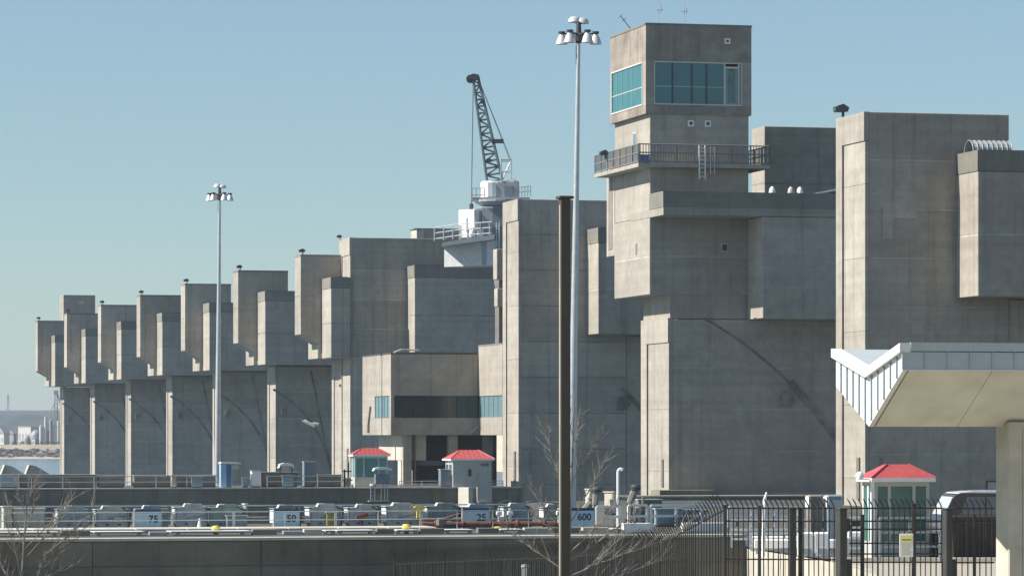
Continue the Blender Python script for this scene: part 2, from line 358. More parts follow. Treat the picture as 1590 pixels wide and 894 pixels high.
# ================================================================== DAM
# -------- small piers (far left row)
DECKM = concrete('dark_roof_gravel', (0.07, 0.07, 0.065), (0.11, 0.11, 0.10), samt=0.2)
def small_pier(far_px, label, top_tower=False, ub=17):
    vf = v_at(far_px); vn = vf - 5.1; t = thing('dam_pier', label, 'dam pier', D(0, vn, 0), TH, 'stepped concrete piers of the dam')
    # local frame: origin on the near edge of the nose, x = u, y = v
    lifts(t, 0.35, 17, 0.02, 5.05, -12, 12.3, name='pier_lift')
    nose(t, 0.0, 5.05, -12, 12.35)
    lifts(t, -2.5, 17, 0.0, 5.3, 12.4, 15.9, name='bracket_block', h=3.5, base=12.4)
    lifts(t, -1.9, 17, 0.05, 4.6, 15.9, 20.3, name='house_core', h=4.4, base=15.9)
    # hanging machinery tower A: stepped soffit
    for a, b in ((14.9, 19.0), (19.0, 23.1)):
        if a < 15:
            MB().prism([(-4.3,b-.05),(-4.3,14.95),(-2.1,13.7),(-1.5,13.4),(1.5,13.4),(1.5,b-.05)],'y',-0.04,3.35).build('tower_lift', CON, t)
        else: MB().box(-4.3,1.5,-0.045,3.35,a,b).build('tower_lift', CON, t)
    MB().box(-4.26,1.46,0.0,3.3,18.9,19.05).build('joint_core', CONJ, t)
    MB().box(-4.33,1.53,-0.07,3.38,23.1,23.3).build('coping', CONS, t)
    # machinery house B in front
    lifts(t, -2.05, ub, -5.0, -0.06, 12.4, 19.6, name='house_lift', h=3.6, base=12.4)
    MB().box(-2.08, ub+.02, -5.03, -0.06, 19.62, 20.75).build('parapet', CONS, t)
    MB().box(-1.8, max(ub-.2,-.5), -4.8, -.25, 20.75, 20.80).build('roof_deck', DECKM, t)
    arcplate(t, 0.02, -6.4, -2.0, 13.2, 8, 62, 0.26)
    MB().prism([(4.1,11.8),(4.3,11.8),(6.9,-1),(6.7,-1)],'y',-0.03,0.04).build('seal_plate', STAINM, t)
    MB().prism([(.75,6.8),(1.2,6.7),(1.35,7.2),(1.1,7.6),(.7,7.4)],'y',-.2,.05).build('trunnion', STAINM, t)
    q_ = random.Random(int(far_px)); uc_ = q_.uniform(2.2,4.0)
    if q_.random() < .6: MB().box(uc_,uc_+.07,-5.08,-5.03,13,q_.uniform(15.5,19)).build('conduit', STAINM, t)
    if q_.random() < .6: MB().box(uc_-3.4,uc_-3.0,-.1,-.04,q_.uniform(17,21),22.6).build('water_stain_plate', STAINM, t) if False else MB().tube((-3.6,-.1,22.9),(-3.6,-.1,q_.uniform(17,20)),.05,5).build('conduit', STAINM, t)
    if top_tower:
        lifts(t, 0.4, 5.7, 3.5, 8.6, 19, 27.7, name='tower_lift', h=4.4, base=19)
        MB().box(2.9,3.9,3.42,3.5,26.2,26.7).build('wall_lamp', CONL, t)
    floodlight(D(-4.0, vn+.4, 23.3), 'dark floodlight on the top corner of the ' + label.split()[0] + ' stepped pier', TH, .85)
    return t
small_pier(515, 'first stepped concrete pier, tucked directly against the tall tower left of the crane', ub=-0.03)
small_pier(415, 'second stepped concrete pier from the tall tower, the one behind the flying gull')
small_pier(330, 'third stepped concrete pier, just behind the far light mast')
small_pier(258, 'fourth stepped concrete pier, first one left of the far light mast')
small_pier(195, 'fifth stepped concrete pier, second one left of the far light mast')
small_pier(140, 'sixth stepped concrete pier, second from the far left end of the dam')
small_pier(93, 'farthest stepped concrete pier at the left end, with a tall block on top', top_tower=True)

# -------- big piers
def big_pier(far_px, label, ztop=24.5, uT=9.6, uB1=24, uWall=34, B=True, zB=21.95, trunnion=True, th=5.45):
    vf = v_at(far_px); vn = vf - th; t = thing('dam_pier', label, 'dam pier', D(0, vn, 0), TH, 'tall concrete towers of the dam')
    lifts(t, 0.35, uT, 0.02, th, -12, ztop, name='tower_lift')
    nose(t, 0.0, th, -12, ztop)
    lifts(t, uT+0.03, uWall, 0.08, 4.9, -12, 12.9, name='wall_lift')
    if B:
        lifts(t, uT+0.03, uB1, 0.10, 4.8, 12.95, zB-.8, name='house_core', h=4.2, base=12.95)
        lifts(t, 6.1, uB1, -3.75, 0.0, 12.95, zB-1.3, name='house_lift', h=3.85, base=12.95)
        MB().box(6.07, uB1+.03, -3.78, -0.0, zB-1.28, zB).build('parapet', CONS, t)
        MB().box(6.3, uB1-.2, -3.5, -.2, zB, zB+.05).build('roof_deck', DECKM, t)
    MB().box(1.0, 1.25, -0.0, 0.03, 1.0, 3.0).build('recess_door', STAINM, t)
    MB().box(-0.03, 0.1, .9, 1.4, 0.4, 3.0).build('recess_door', DARKC, t)
    if trunnion:
        arcplate(t, 0.02, -11.3, -13.5, 30, 36, 47, 0.32, 10)
        MB().prism([(8.7,6.6),(9.3,6.5),(9.9,7.0),(9.6,7.5),(9.2,7.7),(8.8,7.2)],'y',-.25,.05).build('trunnion', STAINM, t)
    return t
p1 = big_pier(1298, 'nearest tall concrete tower, right of the control tower and behind the canopy', trunnion=False)
p3 = big_pier(780.5, 'tall concrete tower behind the dark bronze pole, right of the crane', uWall=30, uB1=9.6+4.2)
p4 = big_pier(527, 'tall concrete tower left of the crane with a flat office block beside it', ztop=24.9, uT=10.4, uB1=14.6)
MB().box(1.9, 3.5, -.025, .01, 17.9, 19.6).build('repair_patch', CONP, p1); MB().box(1.2, 1.9, -.02, .01, 16.6, 18.6).build('repair_patch', CONP, p1)
floodlight(D(0.2, v_at(1298)-.8, 24.5), 'dark floodlight on the corner of the nearest tall tower', TH, 1.15)
floodlight(D(-0.1, v_at(527)-.8, 24.9), 'small dark floodlight on the corner of the tall tower left of the crane', TH, .7)
# ------ pier 2 with the control tower
vf2 = v_at(995); vn2 = vf2 - 7.35
t = thing('dam_pier', 'broad concrete pier that carries the glazed control tower', 'dam pier', D(0, vn2, 0), TH)
lifts(t, 0.35, 34, 0.02, 7.3, -12, 12.9, name='pier_lift'); nose(t, 0.0, 7.33, -12, 13.0)
MB().box(0.2, 10, .1, 7.3, 12.95, 14.75).build('head_block', CON, t)
lifts(t, -1.40, 6.5, 0.0, 9.8, 14.7, 20.4, name='head_lift', h=2.85, base=14.7)
lifts(t, 6.12, 24, -3.7, -0.02, 12.9, 20.3, name='house_lift', h=3.75, base=12.9)
lifts(t, 6.55, 24, 0.02, 4.9, 12.95, 20.3, name='house_core', h=3.75, base=12.95)
MB().box(-1.42, 24.05, -3.75, 5.0, 20.33, 20.9).build('roof_slab', CON, t)
MB().box(-1.45, 24.05, -3.78, -3.5, 20.9, 22.05).build('parapet', CONS, t)
MB().box(-1.45, -1.2, -3.5, -0.05, 20.9, 22.05).build('parapet', CONS, t)
MB().box(-1.2, 24, -3.5, 5.0, 20.9, 21.1).build('roof_deck', DECKM, t)
MB().box(4.1, 4.6, -0.03, .05, 17.9, 18.5).build('vent_frame', CONL, t); MB().box(4.17,4.53,-0.05,.0,17.97,18.43).build('vent_grille', LAMPD, t)
MB().box(-1.44,-1.38,3.4,3.8,17.8,18.6).build('vent_grille', STAINM, t)
MB().box(5.62,5.8,-3.2,-3.0,12.9,12.95).build('drip_lug', STAINM, t)
arcplate(t, 0.02, -11.3, -13.5, 30, 34, 62, 0.16, 18); arcplate(t, 0.0, -11.3, -13.5, 30.05, 34, 46.5, 0.5, 10)
MB().prism([(8.6,6.6),(9.2,6.5),(9.7,7.0),(9.5,7.5),(9.0,7.7),(8.6,7.2)],'y',-.25,.05).build('trunnion', STAINM, t)
MB().box(-0.03, 0.1, 1.3, 1.8, 0.6, 2.6).build('recess_door', DARKC, t)
MB().box(-1.3, 3.0, -2.4, -0.04, -1, 0.38).build('plinth', COND, t)

t = thing('control_tower', 'concrete control tower with a band of teal glass and a wrap-around balcony', 'control tower', D(0, vn2, 0), TH)
lifts(t, -1.38, 6.2, 0.0, 9.7, 20.42, 28.0, name='shaft_lift', h=3.8, base=20.42)
U0, U1, V0, V1 = -1.72, 6.38, -0.12, 9.8
wz0, wz1 = 28.72, 31.72
# cab built round its window openings
MB().box(U0, U1, V0, V1, 27.95, wz0-.12).build('cab_sill_wall', CABM, t)
MB().box(U0, U1, V0, V1, wz1+.12, 34.45).build('cab_head_wall', CABM, t)
MB().box(U0-.04, U1+.04, V0-.04, V1+.04, 34.45, 34.6).build('coping', CONS, t)
g0, g1 = V0, V1
MB().box(U0, U0+.6, V0, V0+.85, wz0-.12, wz1+.12).build('corner_pier', CON, t)
MB().box(U0, U0+.4, V1-.35, V1, wz0-.12, wz1+.12).build('corner_pier', CON, t)
MB().box(U1-.72, U1, V0, V0+.5, wz0-.12, wz1+.12).build('corner_pier', CON, t)
MB().box(U1-.3, U1, V0+.5, V1, wz0-.12, wz1+.12).build('back_wall', CON, t)
MB().box(U0+.4, U1-.3, V1-.3, V1, wz0-.12, wz1+.12).build('back_wall', CON, t)
MB().box(U0+.6, U1-.35, V0+2.5, V0+2.6, wz0-.12, wz1+.12).build('blind_screen', BLUEGD, t)
# near window band
a, b = U0+.62, U1-.74
f = MB(); yv = V0+.02
for (x0,x1,z0,z1) in ((a,b,wz0-.1,wz0),(a,b,wz1,wz1+.1)): f.box(x0,x1,yv-.06,yv+.1,z0,z1)
for x in (a, b-.08): f.box(x,x+.08,yv-.055,yv+.1,wz0,wz1)
fr = f.build('window_frame', FRAMEM, t)
xs = [a+.08, a+1.42, a+2.90, a+4.02, a+5.40]
for i in range(4):
    x0, x1 = xs[i], xs[i+1]
    MB().box(x0+.04,x1-.04,yv+.02,yv+.05,wz0,wz0+1.22).build('window_pane', GLASS, t)
    MB().box(x0+.04,x1-.04,yv+.02,yv+.05,wz0+1.28,wz1).build('window_pane', GLASS, t)
    MB().box(x0,x1,yv,yv+.07,wz0+1.22,wz0+1.29).build('transom', simple('transom_%d'%i,(.30,.50,.46),.3), fr)
    if i: MB().box(x0-.05,x0+.05,yv-.03,yv+.08,wz0,wz1).build('mullion', LAMPD, fr)
dd = MB(); dx0, dx1 = xs[4]+.05, xs[4]+1.05
dd.box(xs[4]-.05,xs[4]+.08,yv-.04,yv+.08,wz0,wz1); dd.box(dx1,dx1+.1,yv-.04,yv+.08,wz0,wz1); dd.box(dx0,dx1,yv-.04,yv+.08,wz1-.35,wz1-.2)
do = dd.build('door_frame', FRAMEM, t); MB().box(dx0+.2,dx1-.2,yv+.02,yv+.05,wz0+.15,wz1-.4).build('door_glass', GLASSG, do)
MB().box(dx0+.03,dx0+.2,yv,yv+.06,wz0,wz1-.35).box(dx1-.2,dx1-.03,yv,yv+.06,wz0,wz1-.35).box(dx0+.2,dx1-.2,yv,yv+.06,wz0,wz0+.15).build('door_leaf', BLUEG, do)
MB().box(dx1+.1,b-.08,yv+.02,yv+.05,wz0,wz1).build('window_pane', GLASS, t)
# left window band
xv = U0+.02; lf = MB()
la, lb = V0+.87, V1-.37
for (z0,z1) in ((wz0-.1,wz0),(wz1,wz1+.1)): lf.box(xv-.06,xv+.1,la,lb,z0,z1)
for y in (la, lb-.1): lf.box(xv-.055,xv+.1,y,y+.1,wz0,wz1)
lfo = lf.build('window_frame', FRAMEM, t)
nP = 6
for i in range(nP):
    y0 = la+.1+(lb-la-.2)*i/nP; y1 = la+.1+(lb-la-.2)*(i+1)/nP
    MB().box(xv+.02,xv+.05,y0+.04,y1-.04,wz0,wz0+1.22).build('window_pane', GLASS, t)
    MB().box(xv+.02,xv+.05,y0+.04,y1-.04,wz0+1.28,wz1).build('window_pane', GLASS, t)
    if i: MB().box(xv,xv+.06,y0-.04,y0+.04,wz0,wz1).build('mullion', BLUEG, lfo)
MB().box(xv,xv+.045,la+.1,lb-.1,wz0+1.225,wz0+1.275).build('transom', FRAMEM, lfo)
for (x, z, s) in ((1.75,27.3,.20),(3.05,27.3,.20)):
    s *= 1.15; o = MB().box(x-s,x+s,-.06,.04,z-s,z+s).build('vent_frame', STEELW, t); MB().box(x-s*.5,x+s*.5,-.08,.0,z-s*.5,z+s*.5).build('vent_grille', LAMPD, o)
o = MB().box(4.3,4.75,V0-.06,V0+.02,33.2,33.6).build('vent_frame', STEELW, t); MB().box(4.43,4.62,V0-.08,V0-.02,33.32,33.48).build('vent_grille', LAMPD, o)
o = MB().box(-1.42,-1.30,3.6,4.5,25.5,26.9).build('side_window', FRAMEM, t); MB().box(-1.44,-1.4,3.7,4.4,25.6,26.8).build('window_pane', BLIND, o)
MB().box(-1.40,-.6,9.72,12.0,18,25.2).build('lift_shaft', CON, t)
MB().box(-1.43,-1.39,10.3,11.4,18.5,24.4).build('shaft_panel', CONS, t)
MB().box(0.4,4.4,V0-.02,V0+.02,28.1,28.5).build('rust_stain_sill', CONS, t)
# balcony
B0, B1_, C0, C1 = -2.6, 7.45, -1.25, 11.2; bz = 24.25
sl_ = MB().box(B0,-1.39,C0,C1,bz-.28,bz).box(-1.39,B1_,C0,-0.02,bz-.28,bz).box(6.21,B1_,-0.02,C1,bz-.28,bz).build('balcony_slab', CON, t)
def rail_run(parent, pts, h=1.1, n=6, mat=None, r=.035, bal=0, rails=(1.0,.5), name='post'):
    mat = mat or GALV; m = MB()
    for p, q in zip(pts, pts[1:]):
        for k in rails: m.tube((p[0],p[1],p[2]+h*k),(q[0],q[1],q[2]+h*k),r,6)
    ro = m.build('rail', mat, parent)
    for p, q in zip(pts, pts[1:]):
        for i in range(n+1):
            f_ = i/n; x,y,z = (p[j]+(q[j]-p[j])*f_ for j in range(3))
            MB().box(x-r,x+r,y-r,y+r,z,z+h).build(name, mat, parent)
        if bal:
            mm = MB()
            for i in range(bal):
                f_ = (i+.5)/bal; x,y,z = (p[j]+(q[j]-p[j])*f_ for j in range(3)); mm.box(x-.022,x+.022,y-.022,y+.022,z+.1,z+h)
            mm.build('baluster', mat, parent, kind='stuff')
    return ro
tr = thing('balcony_railing', 'grey metal railing round the balcony of the control tower', 'railing', D(0, vn2, 0), TH)
rail_run(tr, [(B0+.05,C1-.05,bz),(B0+.05,C0+.05,bz),(B1_-.05,C0+.05,bz),(B1_-.05,C1-.05,bz)], 1.38, 7, RAILD, .05, 46, (1.0,.08,.55))
tl = thing('access_ladder', 'white caged ladder hanging under the middle of the control tower balcony', 'ladder', D(2.0, vn2-1.3, 23.2), TH)
for x in (0, .45): MB().box(x-.04,x+.04,-.1,-.02,-.1,2.4).build('ladder_rail', STEELW, tl)
for k in range(8): MB().box(.04,.41,-.08,-.04,.1+k*.3,.14+k*.3).build('rung', STEELW, tl)
for x in (.85, 1.15): MB().box(x-.03,x+.03,-.1,-.04,.3,2.3).build('ladder_rail', GALV, tl)
floodlight(D(-2.7, vn2+7.6, bz+.9), 'dark floodlight on the left end of the control tower balcony railing', TH, .9)
tc = thing('storage_bin', 'small teal bin on the near left corner of the control tower balcony', 'bin', D(-2.1, vn2-.6, bz), TH)
MB().bbox(-.3,.5,-.3,.3,0,.55,.05).build('bin_body', CRATE, tc); MB().bbox(-.33,.53,-.33,.33,.55,.66,.03).build('lid', BLUEG, tc)
# antennas
for (px, py, h, lab) in ((1023, 36, 2.0, 'tall thin whip antenna on the near left of the control tower roof'), (1062, 38, 1.9, 'thin antenna with small side arms at the middle of the control tower roof')):
    vv = vn2 + 2; uu = u_at(px, vv); ta = thing('antenna', lab, 'antenna', D(uu, vv, 34.6), TH)
    MB().tube((0,0,0),(0,0,h),.03,6).build('mast', GALV, ta)
    MB().tube((-.25,0,h*.6),(.35,0,h*.6),.02,5).tube((.2,0,h*.5),(.2,0,h*.75),.02,5).build('side_arm', GALV, ta)
ta = thing('antenna', 'slanted yagi antenna leaning off the left edge of the control tower roof', 'antenna', D(-1.5, vn2+5.2, 34.6), TH)
MB().tube((.2,0,0),(-.75,-.2,1.05),.03,6).build('mast', LAMPD, ta)
MB().tube((-.9,-.2,.85),(-.6,-.2,1.15),.02,5).tube((-.6,-.2,.6),(-.3,-.2,.9),.02,5).build('side_arm', LAMPD, ta)
# block behind the control tower
vb = vn2 + 11.5; ub_ = u_at(1187, vb)
t = thing('machinery_block', 'plain concrete block rising behind and right of the control tower shaft', 'concrete block', D(ub_, vb, 0), TH)
lifts(t, 0, 16, 0, v_at(1167,ub_)-vb, 20, Zp(196,depth(ub_,vb)), name='block_lift', h=3.8, base=20)
# satellite dishes on the slab
for i, px in enumerate((1199, 1228, 1242)):
    vv = vn2 - 2.2; uu = u_at(px, vv)
    lab = ('leftmost of three small white domes on the roof slab right of the control tower', 'middle one of three small white domes on the roof slab', 'rightmost of three small white domes on the roof slab')[i]
    ta = thing('roof_dome', lab, 'roof dome', D(uu, vv, 21.1), TH, 'white domes on the roof slab')
    MB().lathe([(.12,0),(.12,.75),(0,.75)],8).build('stem', STEELG, ta)
    MB().lathe([(.0,.75),(.24,.8),(.28,1.0),(.2,1.35),(.08,1.5),(0,1.52)],10).build('dome', STEELW if i!=1 else CONL, ta, smooth=True)
ta = thing('pipe_stack', 'dark heap of covered pipes on the roof slab beside the nearest tower', 'covered heap', D(u_at(1270,vn2-2), vn2-2, 21.1), TH)
MB().prism([(-2.6,.5),(-1.2,.9),(.3,1.15),(1.6,1.55),(2.2,1.3),(2.2,0),(-2.6,0)],'y',-.6,.6).build('cover', LAMPD, ta)
MB().tube((-2.4,-.7,.55),(2.0,-.7,1.4),.12,8).build('pipe', BLUEGD, ta); MB().box(-1.0,-.2,-.75,-.62,.2,.8).build('crate', CRATE, ta)
# barrel skylight on nearest machinery house
vB = v_at(1298)-5.45
t = thing('barrel_cage', 'curved barrel shaped metal cage on the roof beside the nearest tall tower', 'roof cage', D(7.5, vB-1.9, 21.95), TH)
rr = 0.78
for k in range(9):
    x = -1.3 + 2.6*k/8; m = MB(); pr = None
    for j in range(9):
        a = math.pi*j/8; p = (x, -rr*math.cos(a), rr*math.sin(a)*.95)
        if pr: m.tube(pr, p, .03, 5)
        pr = p
    m.build('hoop', STEELG, t)
m = MB()
for j in range(8):
    a, b = math.pi*j/8, math.pi*(j+1)/8
    m.add([(-1.25,-rr*.97*math.cos(a),rr*.9*math.sin(a)),(1.25,-rr*.97*math.cos(a),rr*.9*math.sin(a)),(1.25,-rr*.97*math.cos(b),rr*.9*math.sin(b)),(-1.25,-rr*.97*math.cos(b),rr*.9*math.sin(b))],[(0,1,2,3)])
m.build('mesh_cover', STEELG, t)

# -------- office building between tower 3 and tower 4
t = thing('office_building', 'two storey concrete office block with ribbon windows between two tall towers', 'office building', D(0, v_at(743,0), 0), TH)
vq = v_at(743,0)                       # dark face plane, local y=0
Lw = 12.6; z0, z1 = 4.4, 11.55; a0, a1 = 5.95, 7.85
ur = 0.0; ul = u_at(607, vq)
near = v_at(780.5,0) - vq + 0.0        # negative: towards the camera up to tower 3
# main face (near) with window opening
MB().box(ul, 16, 0, Lw, z0, a0-.03).build('lower_wall', CON, t)
MB().box(ul, 16, 0, Lw, a1+.03, z1).build('upper_wall', CON, t)
MB().box(ul-.03, 16, -.03, Lw+.03, z1, z1+.12).build('coping', DECKM, t)
MB().box(ul, ul+.3, 0, .6, a0-.03, a1+.03).build('corner_pier', CON, t)
MB().box(ul, ul+.3, 7.0, Lw, a0-.03, a1+.03).build('side_wall', CON, t)
MB().box(ul+.8, 16, .5, .55, a0-.03, a1+.03).build('inner_blind', LAMPD, t)
for i in range(8):
    x0 = ul+.3 + (-.05-ul-.3)*i/8; x1 = ul+.3 + (-.05-ul-.3)*(i+1)/8
    MB().box(x0+.03,x1-.03,.10,.14,a0,a1).build('window_pane', GLASSD, t)
    MB().box(x1-.03,x1+.03,.04,.2,a0,a1).build('mullion', LAMPD, t)
for i in range(5):
    y0 = .6 + 6.4*i/5; y1 = .6 + 6.4*(i+1)/5
    MB().box(ul+.08,ul+.12,y0+.05,y1-.05,a0,a1).build('window_pane', BLIND, t); MB().box(ul+.03,ul+.15,y1-.05,y1+.05,a0,a1).build('mullion', BLUEG, t)
# right wing next to tower 3
zw = 12.25
MB().box(0, 12, near+.1, -.02, z0, a0).build('wing_lower_wall', CON, t)
MB().box(0, 12, near+.1, -.02, a1, zw).build('wing_upper_wall', CON, t)
MB().box(-.03,12,near+.1,-.0,zw,zw+.12).build('coping', CONS, t)
MB().box(0.5, 12, near+.1, -.02, a0, a1).build('wing_core', LAMPD, t)
for i in range(5):
    y0 = near+.3 + (-.5-near)*i/5; y1 = near+.3 + (-.5-near)*(i+1)/5
    MB().box(.08,.12,y0+.05,y1-.05,a0,a1).build('window_pane', BLIND, t); MB().box(.03,.15,y1-.05,y1+.05,a0,a1).build('mullion', BLUEG, t)
# undercroft
MB().box(ul+2.4,16,5.0,5.4,-1,z0).build('back_wall', DARKC, t)
for px, w_ in ((631, .75), (702, .85), (757, .8)):
    uu = u_at(px, vq+.8); MB().box(uu-w_/2,uu+w_/2,.4,1.1,-1,z0).build('column', CON, t)
MB().box(ul+2.2, ul+2.35, .4, 5, -1, z0).build('return_wall', DARKC, t)
MB().box(-6.75, -4.6, 0.8, 11, 2.15, z0).build('hanging_block', KERBM, t)
MB().box(-6.70, -6.3, 1.7, 3.0, -1, 2.15).build('column', KERBM, t)
MB().box(u_at(640,vq+2), u_at(690,vq+2), 2.0, 2.3, 1.7, 2.1).build('cross_beam', BLUEGD, t)
MB().box(u_at(640,vq+2)-.3, u_at(640,vq+2), 2.0, 2.3, -1, 2.1).build('beam_post', BLUEGD, t)
MB().box(.02,.25,near+.1,near+2.3,1.2,z0).build('side_fin', CONL, t); MB().box(.02,.25,near+.1,near+2.3,-1,1.18).build('side_fin', BLUEGD, t)
MB().tube((u_at(729,vq-.5),-.4,4.45),(u_at(745,vq-.5),-.4,5.3),.06,6).build('stay_rod', CONL, t)
MB().tube((ul-.1,9.5,4.6),(ul-.1,9.5,5.4),.12,6).tube((ul-.1,9.5,5.4),(ul-.1,8.6,7.0),.08,6).build('downpipe', CONS, t)
MB().tube((ul+.2,-.2,z1+.12),(ul+.9,-.2,z1+.4),.1,6).tube((ul+.9,-.2,z1+.4),(ul+2.5,-.2,z1+.35),.07,6).build('roof_pipe', GALV, t)
# light beam ends showing right of tower 4's machinery house
t = thing('bridge_pier_block', 'stacked concrete bridge ends seen in the gap left of the tower with the bronze pole', 'bridge block', D(u_at(768, v_at(780.5)+8), v_at(780.5)+8, 0), TH)
lifts(t, .2, 6, 0, 1.4, 18.2, 20.9, name='beam_end', h=3, base=18.2); lifts(t, .25, 6, 0, 1.2, 15.8, 17.4, name='beam_end', h=3, base=15.8)
MB().box(.75,6,1.45,3,10,20.7).build('back_wall', DARKC, t)
# bits of dam roof behind tower 4
t = thing('machinery_block', 'low concrete block showing just above the roof of the tower left of the crane', 'concrete block', P(655, 371, 425)*1 - Vector((0,0,4)), TH)
MB().box(0,5.2,0,3,0,5.1).build('block_wall', CON, t); MB().box(-.8,0,-1,2,0,4.95).build('block_wing', CONL, t); MB().box(-.85,5.25,-.05,3.05,5.1,5.2).build('coping', CONS, t)

# ================================================================== CRANE on the dam
YC = 372.0
def cl(px, py, dy=0): return Vector(((px-760)/FPX*YC, dy, (HY-py)/FPX*YC + EYE))
t = thing('crane', 'white and grey lattice boom crane standing on the dam roof', 'crane', (W(760,YC), YC, 0))
def turn(o, px_, ang):
    o.location = (px_-px_*math.cos(ang), -px_*math.sin(ang), 0); o.rotation_euler = (0,0,ang); return o
turn(MB().prism([(.44-(79*.063)*1.2, cl(0,381).z),(.44, cl(0,373).z),(.44, cl(0,412).z),(.44-(79*.063)*1.2, cl(0,412).z)],'y',0,3).build('carriage_side', CARRM, t), .44, -.6)
MB().prism([((686-760)*.063, cl(0,377).z),((768-760)*.063, cl(0,364).z),((768-760)*.063, cl(0,372).z),((686-760)*.063, cl(0,382).z)],'y',-.3,4).build('walkway_deck', STEELG, t)
# stepped stair rail
m = MB()
for k in (0, .55, 1.1): m.tube((-5.4,-.2,cl(0,371).z+k),(-3.2,-.2,cl(0,366).z+k),.05,5); m.tube((-3.2,-.2,cl(0,366).z+k),(.2,-.2,cl(0,362).z+k),.05,5)
m.build('handrail', STEELW, t)
for i in range(7): x = -5.4 + i*.9; zb = cl(0,371-i*1.2).z; MB().box(x-.05,x+.04,-.25,-.15,zb-.2,zb+1.1).build('handrail_post', STEELW, t)
# white cabin box
o = MB().bbox(cl(737,0).x-27*.063*1.15, cl(737,0).x, 0, 1.6, cl(0,368).z, cl(0,325).z, .06).build('engine_house', STEELW, t)
turn(o, cl(737,0).x, -.6); MB().box(cl(721,0).x, cl(724,0).x, -.04,.0, cl(0,360).z, cl(0,338).z).build('door_slot', STEELG, o)
MB().bbox(cl(737,0).x, cl(747,0).x, .6, 3, cl(0,362).z, cl(0,323).z, .05).build('louvre_box', STEELG, t)
for x in (714, 727, 736, 742, 749):
    MB().box(cl(x,0).x-.12, cl(x,0).x+.12, -.1,.1, cl(0,372).z, cl(0,350+(x%3)*3).z).build('stanchion', STEELW, t)
# pedestal
MB().box(cl(748,0).x, cl(765,0).x, .5, 3, cl(0,410).z, cl(0,322).z).build('pedestal_panel', STEELG, t)
MB().box(cl(765,0).x, cl(783,0).x, .5, 3.4, cl(0,410).z, cl(0,316).z).build('pedestal', BLUEGD, t)
lad = MB()
for x in (770.5, 775): lad.box(cl(x,0).x-.04, cl(x,0).x+.04, .38,.46, cl(0,400).z, cl(0,345).z)
for k in range(12): lad.box(cl(770.5,0).x, cl(775,0).x, .4,.44, cl(0,400).z+k*.28, cl(0,400).z+k*.28+.05)
lad.build('ladder', STEELW, t)
# slewing platform and house
m = MB().lathe([(0,0),(1.9,0),(2.6,.35),(2.6,.55),(0,.55)],18,(cl(777,0).x,2.0,cl(0,318).z)); m.build('slewing_ring', STEELG, t)
MB().box(cl(733,0).x, cl(823,0).x, .6, 3.6, cl(0,309).z, cl(0,306).z).build('platform_deck', STEELG, t)
rail_run(t, [(cl(733,0).x,.6,cl(0,313).z),(cl(752,0).x,.6,cl(0,313).z)], 1.35, 3, GALV, .045, 0, (1,.5,0.05))
rail_run(t, [(cl(806,0).x,.6,cl(0,306).z),(cl(824,0).x,.6,cl(0,304).z)], 1.0, 4, GALV, .045, 0, (1,.5))
MB().lathe([(0,0),(.95,0),(.95,1.55),(.8,1.7),(0,1.7)],14,(cl(761,0).x,1.7,cl(0,307).z)).build('winch_drum_cover', STEELW, t)
hx0, hx1 = cl(770,0).x, cl(806,0).x
MB().bbox(hx0,hx1,.9,3.3,cl(0,307).z,cl(0,280).z,.12).build('machine_house', STEELG, t)
MB().box(cl(783,0).x,cl(797,0).x,.84,.9,cl(0,303).z,cl(0,288).z).build('house_panel', BLUEGD, t)
MB().box(cl(789,0).x,cl(802,0).x,1.2,2.6,cl(0,280).z,cl(0,276).z).build('roof_box', STEELW, t)
# A frame
f = MB(); A = [cl(778,280),cl(778,247),cl(794,247),cl(794,277)]
for dy in (.9, 2.9):
    pts = [a+Vector((0,dy,0)) for a in A]
    for p,q in zip(pts,pts[1:]): f.tube(p,q,.06,6)
    f.tube(pts[0]+Vector((0,0,.9)),pts[3]+Vector((0,0,.8)),.045,5); f.tube(pts[0],pts[2],.045,5)
for a in A[1:3]: f.tube(a+Vector((0,.9,0)),a+Vector((0,2.9,0)),.06,6)
f.build('a_frame', GALV, t)
# boom
foot = cl(768, 279); head = cl(738.5, 120)
ax = (head-foot); Lb = ax.length; ax.normalize(); side = Vector((ax.z,0,-ax.x)); nb = 15
def bw(k): return .76 - .50*k
chords = {}
bm_ = MB()
for sx in (-1,1):
    for sy in (-1,1):
        pr = None; chords[sx,sy] = []
        for i in range(nb+1):
            k = i/nb; p = foot + ax*(Lb*k) + side*(sx*bw(k)) + Vector((0, 2.0 + sy*.55*bw(k), 0)); chords[sx,sy].append(p)
        m = MB()
        for p,q in zip(chords[sx,sy], chords[sx,sy][1:]): m.tube(p,q,.14,6)
        m.build('boom_chord', BOOMM, t)
m = MB()
for i in range(nb+1):
    for sy in (-1,1): m.tube(chords[-1,sy][i], chords[1,sy][i], .07, 5)
    for sx in (-1,1): m.tube(chords[sx,-1][i], chords[sx,1][i], .05, 5)
    if i < nb:
        for sy in (-1,1):
            a_, b_ = (-1,1) if i%2 else (1,-1)
            m.tube(chords[a_,sy][i], chords[b_,sy][i+1], .065, 5)
m.build('boom_lacing', BOOMM, t)
MB().prism([(cl(726,0).x,cl(0,121).z),(cl(727,0).x,cl(0,116).z),(cl(734,0).x,cl(0,112.5).z),(cl(743,0).x,cl(0,114).z),(cl(745,0).x,cl(0,119).z),(cl(737,0).x,cl(0,122).z)],'y',1.3,2.7).build('boom_head', LAMPD, t)
MB().lathe([(0,-.15),(.42,-.15),(.42,.15),(0,.15)],12,(cl(730,0).x,2.0,cl(0,120).z),'y').build('head_sheave', LAMPD, t)
MB().box(cl(763,0).x,cl(782,0).x,1.2,2.8,cl(0,219.5).z,cl(0,214.5).z).build('boom_stop_beam', LAMPD, t)
